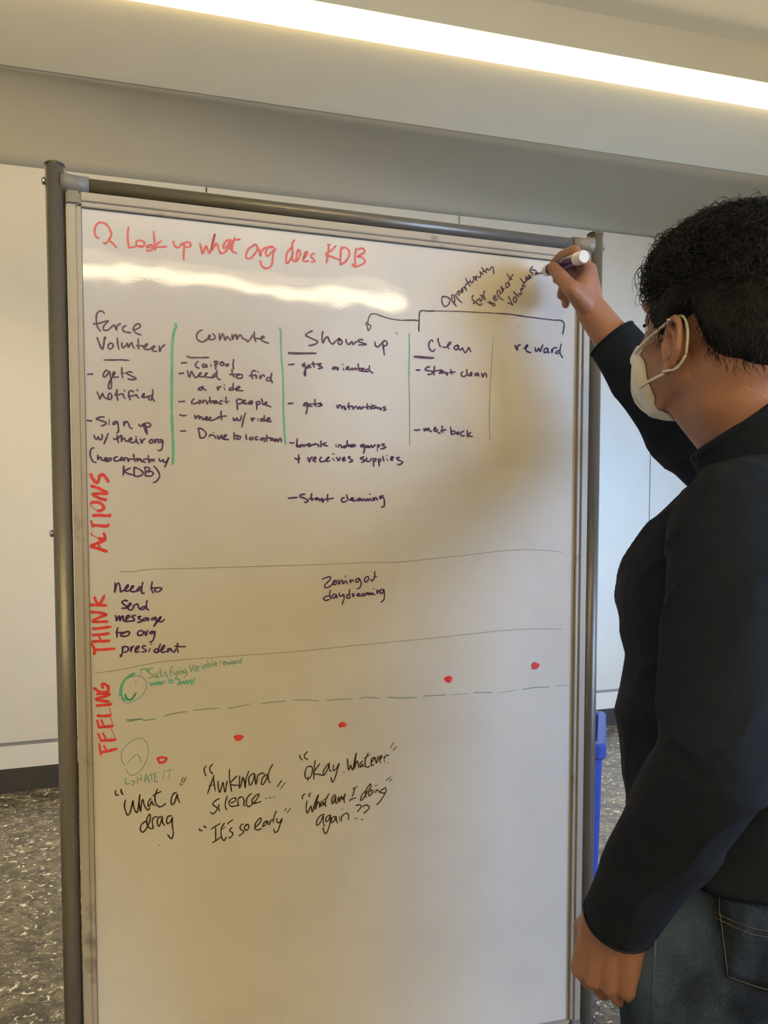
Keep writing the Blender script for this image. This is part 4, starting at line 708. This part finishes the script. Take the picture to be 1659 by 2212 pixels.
def hand_fist(bm, wrist, kn, back_n, thumb_side, sc=1.0):
    """loosely closed fist: wrist, knuckle centre, normal of the back of the hand, direction of the thumb side"""
    d = (kn-wrist).normalized(); t = thumb_side.normalized(); n = back_n.normalized()
    for i, off in enumerate((.030, .011, -.009, -.028)):
        mcp = kn + t*off*sc + n*(.004 if i in (1, 2) else 0) - d*(.002 if i in (0, 1) else .005+.004*(i-2))
        ell(bm, mcp, .0122*sc, sub=2); limb(bm, [wrist + t*off*.6*sc, mcp], [.0205*sc, .0128*sc], 14)
        pip = mcp + (d*.031 - n*.018 - t*.007)*sc*(1, 1.05, 1.0, .86)[i]; dip = pip + (-n*.021 - d*.005 - t*.004)*sc; tip = dip - d*.017*sc + n*.004*sc
        limb(bm, [mcp, pip, dip, tip], [.0112*sc, .0100*sc, .0090*sc, .0082*sc], 14)
    cm = wrist + t*.024*sc + d*.016*sc - n*.010*sc; m2 = cm + (d*.036+t*.020-n*.014)*sc; ip = m2 + (d*.030-n*.010-t*.004)*sc; tp = ip + (d*.016-n*.012-t*.014)*sc
    limb(bm, [cm, m2, ip, tp], [.0150*sc, .0120*sc, .0105*sc, .0085*sc], 14)
    ell(bm, (wrist+kn)/2 - n*.006*sc, (.030*sc, .034*sc, .018*sc), Matrix((d, t, n)).transposed(), 2)

bb = bmesh.new()
loft(bb, TOR, Ft, Lt, -.012)
# head
def he(c, r, sub=3): ell(bb, H(*c), r, HM, sub)
he((-.012, 0, .016), (.098, .077, .080), 4); he((.026, 0, -.046), (.064, .058, .064)); he((.070, 0, -.092), (.020, .022, .016))
he((.052, .030, -.030), (.028, .024, .026)); he((.052, -.030, -.030), (.028, .024, .026)); he((.072, 0, .024), (.020, .050, .014))
he((.084, 0, -.068), (.018, .026, .012)); he((.010, .048, -.060), (.030, .014, .026)); he((.010, -.048, -.060), (.030, .014, .026))
for s in (-1, 1): limb(bb, [H(.005, s*.048, -.066), H(.042, s*.032, -.090), H(.074, s*.008, -.098)], [.012, .011, .011], 14)
for s in (-1, 1): he((.0625, s*.031, .005), (.0165, .017, .0125)); he((.0620, s*.031, -.011), (.0160, .017, .009))
limb(bb, [H(.086, 0, .010), H(.101, 0, -.014), H(.112, 0, -.032)], [.008, .010, .012], 14)
for s in (-1, 1): ell(bb, H(.101, s*.012, -.036), .0085, sub=2)
he((-.030, 0, -.052), (.064, .063, .055)); limb(bb, [H(-.034, 0, -.010), H(-.026, 0, -.075), J['neck']], [.062, .058, .058], 28); limb(bb, [H(.014, 0, -.078), J['neck']+Ft*.016], [.044, .050], 24)
limb(bb, [J['neck']-Vector((0, 0, .035)), J['shL']], [.055, .052], 20); limb(bb, [J['neck']-Vector((0, 0, .035)), J['shR']], [.055, .052], 20)
# ears
def ear(s):
    o = Vector((.004, .0775*s, -.034)); pts = []
    for k in range(17):
        a = R(-60 + 285*k/16); f = .0145*math.cos(a); u = .0265*math.sin(a)
        if u < -.012: f *= .75
        pts.append(H(o.x - .006 - f, o.y + s*(.006 + .0065*f/.0145), o.z + u))
    rr = [.0042 + .0005*math.sin(k) for k in range(17)]
    limb(bb, pts, rr, 10)
    cpts = [H(o.x+.003, o.y+.001*s, o.z+.015), H(o.x-.007, o.y+.004*s, o.z+.009), H(o.x-.011, o.y+.007*s, o.z-.005), H(o.x-.003, o.y+.003*s, o.z-.014)]
    limb(bb, catmull(cpts, 3), [.0030]*10, 10)
    ell(bb, H(o.x-.006, o.y+.000*s, o.z+.001), (.0125, .0026, .0225), Matrix(((HM@Vector((.92,-.39*s,0))), (HM@Vector((.39*s,.92,0))), (HM@Vector((0,0,1))))).transposed(), 3)
    ell(bb, H(o.x+.000, o.y+.002*s, o.z-.027), (.0065, .0042, .0085), HM, 2)
    ell(bb, H(o.x-.006, o.y-.009*s, o.z-.002), (.010, .010, .020), HM, 2)
ear(1); ear(-1)
# right arm, reaching up to the board, and the hand that holds the marker
limb(bb, [J['shR'], J['elR']], [.050, .042], 20); limb(bb, [J['elR'], J['foR'], J['wrR']], [.040, .0375, .0250], 24)
HR = {'index': [(0.3312, 1.375, 1.8083), (0.3119, 1.388, 1.8445), (0.2966, 1.412, 1.8448), (0.2872, 1.43, 1.8396)], 'middle': [(0.3331, 1.395, 1.8097), (0.3141, 1.42, 1.8271), (0.3025, 1.438, 1.8224), (0.2943, 1.44, 1.8153)], 'ring': [(0.3337, 1.41, 1.8041), (0.3163, 1.436, 1.8109), (0.3052, 1.442, 1.8005), (0.3013, 1.438, 1.7884)], 'pinky': [(0.332, 1.415, 1.7921), (0.3186, 1.438, 1.7915), (0.3097, 1.44, 1.7813), (0.3077, 1.43, 1.7706)], 'thumb': [(0.3224, 1.36, 1.7522), (0.3011, 1.346, 1.7669), (0.2854, 1.364, 1.7944), (0.277, 1.39, 1.8193)], 'web': [(0.3162, 1.36, 1.7647), (0.3234, 1.366, 1.7833), (0.3326, 1.374, 1.8013)]}
HR = {k: [W(p) for p in v] for k, v in HR.items()}
limb(bb, HR['index'], [.0125, .0100, .0088, .0072], 16); limb(bb, HR['middle'], [.0125, .0098, .0088, .0078], 16)
limb(bb, HR['ring'], [.0122, .0096, .0084, .0074], 16); limb(bb, HR['pinky'], [.0115, .0086, .0076, .0068], 16)
limb(bb, HR['thumb'], [.0175, .0138, .0118, .0092], 18)
for k in ('index', 'middle', 'ring', 'pinky'): limb(bb, [J['wrR'], HR[k][0]], [.0225, .0150], 18)
limb(bb, HR['web'], [.018, .016, .0135], 16)
# left arm, hanging, and its loosely closed hand
limb(bb, [J['shL'], J['elL']], [.050, .042], 20); limb(bb, [J['elL'], J['wrL']], [.040, .027], 24)
hd = (J['knL']-J['wrL']).normalized(); tn = Vector((-.78, .52, .34)); tn = (tn-hd*tn.dot(hd)).normalized(); bn = hd.cross(tn); bn = bn if bn.y < 0 else -bn
hand_fist(bb, J['wrL'], J['knL'], bn, tn, 1.04)
# legs and feet
for s in ('L', 'R'): limb(bb, [J['hip'+s], J['kn_'+s], J['an'+s]], [.078, .050, .036], 20); limb(bb, [J['an'+s]-Vector((0, 0, .03)), J['to'+s]], [.034, .026], 14)
body = fuse('body', bb, .0019, 'skin', pr, 6, .5)
bq = bmesh.new(); bq.from_mesh(body.data)
def local_smooth(test, it):
    vs = [v for v in bq.verts if test(v.co)]
    for _ in range(it): bmesh.ops.smooth_vert(bq, verts=vs, factor=.6, use_axis_x=True, use_axis_y=True, use_axis_z=True)
HMi = HM.inverted()
def necky(co):
    q = HMi @ (co-HC); return -.22 < q.z < -.030 and not (q.x > .035 and q.z > -.10) and not (abs(q.y) > .055 and q.z > -.075 and -.03 < q.x < .03) and (co-HC).length < .25
local_smooth(necky, 40)
local_smooth(lambda co: (co-J['wrR']).length < .055 or (co-(J['wrR']+HR['index'][0])/2).length < .034, 14)
bq.to_mesh(body.data); bq.free(); body.data.update()
bodyT = BVHTree.FromObject(body, bpy.context.evaluated_depsgraph_get())
def hug(p, o, off, snap=False):
    """keep a point on or outside the skin, seen from inside point o"""
    d = (p-o); L = d.length; d = d.normalized(); h, _, _, _ = bodyT.ray_cast(o+d*.30, -d, .30)
    if h is None: return p
    hl = (h-o).length+off
    return o+d*(hl if snap else max(hl, L))
# face parts hidden or seen from the side
for s in (-1, 1):
    e = bmesh.new(); ell(e, H(.0675, s*.031, -.003), .0122, sub=3); obj('eye', e, 'eye_white', pr, True)
    e = bmesh.new(); ell(e, H(.0768, s*.031, -.003), (.0032, .0055, .0055), HM, 2); obj('iris', e, 'iris', pr, True)
    V, Fc = sweep(catmull([H(.0915, s*.012, .026), H(.0885, s*.028, .031), H(.0765, s*.045, .027)], 5), .0026, 8); obj('eyebrow', (V, Fc), 'hair_black', pr, True)
    V, Fc = sweep(catmull([H(.0765, s*.020, .001), H(.0800, s*.031, .0025), H(.0745, s*.043, -.001)], 5), .0020, 8); obj('eyelashes', (V, Fc), 'hair_black', pr, True)
V, Fc = sweep(catmull([H(.094, .022, -.062), H(.103, .008, -.060), H(.104, 0, -.061), H(.103, -.008, -.060), H(.094, -.022, -.062)], 5), .0042, 8); obj('mouth', (V, Fc), 'lip', pr, True)

# ---- face mask: folded cup mask with a welded centre ridge
def mask():
    ridge = [(.096, -.016), (.111, -.028), (.118, -.045), (.116, -.072), (.100, -.093), (.070, -.106), (.046, -.109)]
    edge = [(.089, .018, -.018), (.080, .040, -.030), (.072, .053, -.042), (.066, .056, -.058), (.060, .052, -.076), (.050, .038, -.096), (.040, .014, -.111)]
    V, Fc = [], []; nr, nc = 25, 13
    rg = catmull([(a, 0, b) for a, b in ridge], 4); eg = catmull(edge, 4)
    cols = []
    for s in (1, -1):
        base = len(V)
        for i in range(nr):
            a = rg[i]; b = Vector((eg[i].x, eg[i].y, eg[i].z))
            for j in range(nc):
                t = j/(nc-1); p = a.lerp(b, t); bul = math.sin(PI*t)*.0055
                p = p + Vector((.55*bul, .8*bul, 0)); V.append(hug(H(p.x, s*p.y, p.z), H(.020, 0, p.z), .0009 if j == nc-1 else .0022, j == nc-1))
        for i in range(nr-1):
            for j in range(nc-1):
                q = base+i*nc+j; f = (q, q+1, q+nc+1, q+nc); Fc.append(f if s > 0 else f[::-1])
    o = obj('face_mask', (V, Fc), 'mask_white', pr, True); tag(o, 'white folded face mask')
    s1 = o.modifiers.new('s', 'SOLIDIFY'); s1.thickness = .0012; s1.offset = 0
    # welded ridge with its row of stitches
    rp = []
    for i in range(nr): rp.append(H(rg[i].x+.0035, 0, rg[i].z))
    V, Fc = sweep(rp, .0022, 8); obj('welded_ridge', (V, Fc), 'mask_white', o, True)
    bm = bmesh.new()
    for k in range(1, 60):
        t = k/60*(nr-1); i = int(t); a = rg[i].lerp(rg[min(i+1, nr-1)], t-i)
        ell(bm, H(a.x+.0052, 0, a.z), (.0016, .0022, .0006), HM, 1)
    q = obj('weld_stitches', bm, 'mask_white', o); tag(q, kind='stuff')
    for s in (1, -1):
        ea = Vector((-.013, .088*s, -.022))
        for lo, (a, b) in enumerate((((.080, .043, -.033), (.004, .0815, -.009)), ((.058, .054, -.077), (.000, .0785, -.064)))):
            A = Vector((a[0]+.003, a[1]*s+.002*s, a[2])); Bq = Vector((b[0], b[1]*s, b[2])); mid = (A+Bq)/2 + Vector((0, .004*s, 0))
            tail = [Vector((-.010, .0800*s, -.006)), Vector((-.0180, .0800*s, -.020)), Vector((-.0195, .0800*s, -.034))] if lo == 0 else [Vector((-.010, .0780*s, -.059)), Vector((-.0180, .0785*s, -.048)), Vector((-.0195, .0800*s, -.034))]
            pts = catmull([H(*p) for p in (A, mid, Bq, *tail)], 6)
            pts = [hug(p, HC + Uh*((p-HC).dot(Uh)), .0016) if k < 13 else p for k, p in enumerate(pts)]
            V, Fc = sweep(pts, .0021, 8, .75); obj('ear_loop', (V, Fc), 'mask_white', o, True)
mask()

# ---- curly black hair
def hair():
    def inside(f, l, u):
        l = abs(l)
        if f > .050: line = .048 + (f-.050)*.1 - l*.10
        elif f > .034: line = -.020 + (f-.034)*4.1
        elif f > .006: line = -.026
        elif f > -.020: line = -.020 + (.006-f)*.5
        else: line = -.006 - .082*(1-math.exp(-(-.020-f)*32))
        return u - line
    bm = bmesh.new(); bmesh.ops.create_icosphere(bm, subdivisions=6, radius=1)
    keep = {}
    for v in bm.verts:
        d = v.co.normalized(); f, l, u = -.012+.098*d.x, .077*d.y, .016+.080*d.z
        if u < .024: l *= 1-.06*(.024-u)/.09; 
        if d.z < 0: u = .016 + .111*d.z if d.x < .3 else u
        e = inside(f, l, u); keep[v] = e
        thick = min(.011 + .018*max(0, min(1, (u-.0)/.10)), .026)
        if f > .04: thick *= 1.15
        k = max(0, min(1, (e+.006)/.030)); n = noise.noise(Vector((f, l, u))*38)*.5 + noise.noise(Vector((f, l, u))*90)*.3
        th = -.006 + (thick+.006)*k*(1+.30*n) if e > -.01 else -.014
        p = Vector((f, l, u)) + Vector((d.x*.9, d.y, d.z))*th
        if u < -.03 and f < 0: p = p + Vector((.012, 0, 0))*min(1, (-.03-u)/.05)
        v.co = HC + HM @ p
    bmesh.ops.delete(bm, geom=[v for v in bm.verts if keep[v] < -.014], context='VERTS')
    o = obj('hair', bm, 'hair_black', pr, True); tag(o, 'short thick curly black hair')
    # curls
    V, Fc = [], []; rnd = random.Random(3)
    def strand(root, nrm, length, cr, turns, lean, rad):
        a = nrm.cross(Vector((rnd.uniform(-1, 1), rnd.uniform(-1, 1), rnd.uniform(-1, 1)))).normalized(); b = nrm.cross(a); ph = rnd.uniform(0, 6.28)
        if cr > .003: b = (b*.45 + nrm).normalized(); ph = -PI/2; turns = rnd.choice((-1, 1))*turns; lean = lean + a*.7   # springy loops that stand out of the head
        n = 15; b0 = len(V); pts = []
        for i in range(n):
            t = i/(n-1); q = root + nrm*length*t*(1-.35*t) + lean*length*.75*t*t
            an = ph + turns*2*PI*t; c = cr*min(1, t*4)
            pts.append(q + a*c*math.cos(an) + b*c*math.sin(an))
        for i, p in enumerate(pts):
            t = (pts[min(i+1, n-1)]-pts[max(i-1, 0)]).normalized(); x = t.cross(Vector((.3, .5, .8))).normalized(); y = t.cross(x); r = rad*(1-.6*i/n)
            for k in range(3): V.append(p + x*r*math.cos(2.094*k) + y*r*math.sin(2.094*k))
        for i in range(n-1):
            for k in range(3): Fc.append((b0+3*i+k, b0+3*i+(k+1) % 3, b0+3*i+3+(k+1) % 3, b0+3*i+3+k))
    cnt = 0
    while cnt < 7000:
        d = Vector((rnd.gauss(0, 1), rnd.gauss(0, 1), rnd.gauss(0, 1))).normalized()
        f, l, u = -.012+.098*d.x, .077*d.y, .016+(.080 if d.z > 0 or d.x > .3 else .111)*d.z
        e = inside(f, l, u)
        if e < .002: continue
        low = u < .020
        if low and rnd.random() < .35: continue
        thick = min(.010 + .018*max(0, min(1, u/.10)), .026)*(1.15 if f > .04 else 1)*min(1, e/.03)
        if low: length, cr, tr_, rad = rnd.uniform(.006, .014), .0022, .7, .0004
        else: length, cr, tr_, rad = rnd.uniform(.004, .014)*(1.5 if rnd.random() < .12 else 1), rnd.uniform(.004, .0095), rnd.uniform(.7, 1.5), .00055
        if not low and rnd.random() < .10: cr *= 1.5; length *= 1.5; rad = .0004
        nv = (HM @ Vector((d.x, d.y, d.z))).normalized()
        p = H(f, l, u) + nv*(thick*.75 if not low else thick*.85)
        if low and f < 0: p = p + HM @ Vector((.012, 0, 0))*min(1, max(0, (-.03-u)/.05))
        lean = Vector((rnd.uniform(-1, 1), rnd.uniform(-1, 1), rnd.uniform(-.9, .5)))*.6
        if low: lean = Vector((0, 0, -1))
        strand(p, nv, length, cr, tr_, lean, rad); cnt += 1
    q = obj('curls', (V, Fc), 'hair_black', o); tag(q, kind='stuff')
hair()

# ---- sweatshirt
def fold(co):
    p = co + PO + Vector((3.1, 1.3, 2.2))
    v = noise.noise(Vector((p.x*7, p.y*7, p.z*16)))*.5+noise.noise(Vector((p.x*16+p.z*9, p.y*16, p.z*13)))*.35
    r = 1-abs(noise.noise(Vector((p.x*9-p.z*10, p.y*9+p.z*4, p.z*7+p.x*8)))); k = min(1, max(0, (min((co-J['col']).length-.075, (co-J['cuL']).length-.05, (co-J['cuR']).length-.05))/.04)); return (.003*v + .005*(r**6-.3))*k
sb = bmesh.new()
loft(sb, TOR, Ft, Lt, .004)
for s in ('L', 'R'): ell(sb, J['sh'+s]-Vector((0, 0, .010)), (.070, .070, .066), sub=3); limb(sb, [J['neck']-Vector((0, 0, .030)), J['sh'+s]], [.070, .066], 24)
limb(sb, [J['shL'], J['elL']], [.066, .059], 28); limb(sb, [J['elL'], J['cuL']], [.060, .0435], 32, (True, False))
limb(sb, [J['shR'], J['elR']], [.064, .056], 28); limb(sb, [J['elR'], J['cuR']], [.058, .0405], 32, (True, False))
limb(sb, [J['neck']-Ft*.01-Vector((0, 0, .03)), J['col']], [.090, .0765], 32, (True, False))
shirt = fuse('sweatshirt', sb, .0042, 'shirt_navy', pr, 6, .5, fold); tag(shirt, 'dark navy crew neck sweatshirt')
# ribbed collar and cuffs
def ring_band(c, ax, r, tw_, nm, ov=1.0):
    ax = ax.normalized(); a = ax.cross(Vector((0, 1, 0))).normalized(); b = ax.cross(a); pts = [c + a*r*math.cos(2*PI*k/40) + b*r*ov*math.sin(2*PI*k/40) for k in range(41)]
    V, Fc = sweep(pts, tw_, 8); return obj(nm, (V, Fc), 'shirt_navy', shirt, True)
ring_band(J['col']-(J['col']-J['neck']).normalized()*.002, J['col']-J['neck'], .0735, .0052, 'collar')
ring_band(J['cuL'], J['cuL']-J['elL'], .0410, .0030, 'cuff'); ring_band(J['cuR'], J['cuR']-J['elR'], .0388, .0026, 'cuff')

# ---- jeans
jb = bmesh.new()
PELV = [(0.78, 0.45499999999999996, 1.03, 0.115, 0.165), (0.84, 0.45499999999999996, 1.03, 0.132, 0.176), (0.9, 0.45499999999999996, 1.03, 0.138, 0.174), (0.96, 0.46499999999999997, 1.03, 0.13, 0.166), (1.01, 0.47, 1.03, 0.12, 0.16)]
loft(jb, PELV, Fp, Lp, 0, p=2.2)
for s in ('L', 'R'): limb(jb, [J['hip'+s], J['kn_'+s], J['an'+s]+Vector((0, 0, .02))], [.100, .072, .062], 28, (True, False))
def jfold(co):
    p = co + PO; r = 1-abs(noise.noise(Vector((p.x*8+p.z*5, p.y*8, p.z*6)))); return .005*(r**5-.3)
jeans = fuse('jeans', jb, .0055, 'denim', pr, 8, .5, jfold)
# back pocket, side seam and stitching laid on the cloth
bt = BVHTree.FromObject(jeans, bpy.context.evaluated_depsgraph_get())
def on_cloth(lat, z, back, off=.0015):
    """point on the seat: lat = sideways angle around the hips, z height"""
    a = R(lat); d = (Lp*math.cos(a) - Fp*math.sin(a)); c = W((PELV[0][1], PELV[0][2], z)); o = c + d*.5
    h, n, _, _ = bt.ray_cast(o, -d, .6)
    return (h + n*off) if h is not None else None
def patch(poly, off):
    """poly: 4 corners (lat, z); conforming sheet"""
    V, Fc = [], []; n = 10
    for i in range(n+1):
        for j in range(n+1):
            u, v = i/n, j/n; q = [(1-u)*(1-v)*a+u*(1-v)*b+u*v*c+(1-u)*v*d for a, b, c, d in zip(*poly)]
            if v > .999: q[1] -= .018*(1-abs(2*u-1))
            elif v > .8: q[1] -= .018*(1-abs(2*u-1))*(v-.8)/.2
            V.append(on_cloth(q[0], q[1], 1, off) or Vector((0, 0, 0)))
    for i in range(n):
        for j in range(n): k = i*(n+1)+j; Fc.append((k, k+1, k+n+2, k+n+1))
    return V, Fc
pc = [((22,.985),(75,.985),(70,.890),(27,.890))][0]
V, Fc = patch(pc, .0022); pk = obj('back_pocket', (V, Fc), 'denim', jeans, True); sd = pk.modifiers.new('s', 'SOLIDIFY'); sd.thickness = .0016; sd.offset = 1
def seam(pts, nm, m, r=.0009, off=.002, par=None):
    P = [on_cloth(a, z, 1, off) for a, z in pts]; P = [p for p in P if p is not None]; V, Fc = sweep(P, r, 6); return obj(nm, (V, Fc), m, par or jeans, True)
def lerp2(a, b, n=16): return [(a[0]+(b[0]-a[0])*i/n, a[1]+(b[1]-a[1])*i/n) for i in range(n+1)]
seam(lerp2(pc[0], pc[3]) + lerp2(pc[3], ((pc[3][0]+pc[2][0])/2, pc[3][1]-.018)) + lerp2(((pc[3][0]+pc[2][0])/2, pc[3][1]-.018), pc[2]) + lerp2(pc[2], pc[1]), 'pocket_stitching', 'stitch', .0005, .0040)
for dz in (.030, .036): seam([(a, z-dz-.016*math.sin(PI*i/16)) for i, (a, z) in enumerate(lerp2(pc[0], pc[1]))], 'pocket_stitching', 'stitch', .0004, .0042)
seam(lerp2((0, .975), (0, .45), 30), 'side_seam', 'denim', .0016, .0006)
for s in ('L', 'R'):
    a, b = J['an'+s]-Vector((0, 0, .045)), J['to'+s]; d = (b-a); d.z = 0; d.normalize(); sd_ = d.cross(Vector((0, 0, 1)))
    AX = Matrix((d, sd_, Vector((0, 0, 1)))).transposed(); g = Vector((a.x, a.y, -PO.z))
    sb2 = bmesh.new(); ell(sb2, g+d*.045+Vector((0, 0, .040)), (.125, .046, .034), AX); ell(sb2, g+Vector((0, 0, .065)), (.055, .040, .042), AX); sh = fuse('shoe', sb2, .005, 'shoe_grey', pr, 4)
    so = bmesh.new(); ell(so, g+d*.045+Vector((0, 0, .014)), (.135, .050, .014), AX); obj('sole', so, 'shoe_white', sh, True)

# ------------------------------------------------------------------ dry-erase marker in the hand
def marker():
    tip, end = Vector((0.2706, 1.4672, 1.8347)), Vector((0.3161, 1.338, 1.8182)); d = (end-tip).normalized(); L = (end-tip).length
    t = thing('dry_erase_marker', 'white and purple dry erase marker held in the raised right hand', 'marker', tip)
    q = lambda s: (d*s)
    obj('nib', lathe(bmesh.new(), [(0, .0012), (.4, .0022), (1, .0026)], q(.0002), q(.010), 16), 'ink_purple', t)
    obj('barrel', lathe(bmesh.new(), [(0, .0034), (.06, .0042), (.10, .0085), (.16, .0096), (1, .0096)], q(.009), q(L-.018), 32), 'marker_white', t, False)
    lb = bmesh.new(); lathe(lb, [(0, .00975), (1, .00975)], q(.034), q(L-.0225), 32); lab = obj('printed_label', lb, 'marker_purple', t)
    obj('end_plug', lathe(bmesh.new(), [(0, .0098), (.1, .0102), (.86, .0102), (1, .0092)], q(L-.0215), q(L), 32), 'marker_white', t, False)
    # white stripe along the top of the label, small white print panel and ring mark
    up = (Vector((0, 0, 1)) - d*d.z).normalized(); sdv = d.cross(up); sdv = sdv if sdv.y < 0 else -sdv
    def patch_on(a0, a1, s0, s1, nm, m, r=.00990, hole=None):
        V, Fc = [], []
        n = 6
        for i in range(n+1):
            a = R(a0+(a1-a0)*i/n)
            for s_ in (s0, s1): V.append(q(s_) + (up*math.cos(a)+sdv*math.sin(a))*r)
        for i in range(n): Fc.append((2*i, 2*i+1, 2*i+3, 2*i+2))
        return obj(nm, (V, Fc), m, lab)
    patch_on(-60, 22, .034, L-.0225, 'white_stripe', 'marker_white')
    patch_on(46, 66, L-.047, L-.026, 'print_panel', 'marker_print')
    patch_on(50, 62, L-.045, L-.028, 'print_line', 'marker_purple', .00998)
    V, Fc = [], []
    for k in range(24):
        a = 2*PI*k/24
        for rr in (1.0, .62):
            an = R(62 + 24*rr*math.sin(a)); V.append(q(L-.054+.0045*rr*math.cos(a)) + (up*math.cos(an)+sdv*math.sin(an))*.00996)
    for k in range(24): Fc.append((2*k, 2*k+1, (2*k+3) % 48, (2*k+2) % 48))
    obj('ring_print', (V, Fc), 'marker_print', lab)
marker()
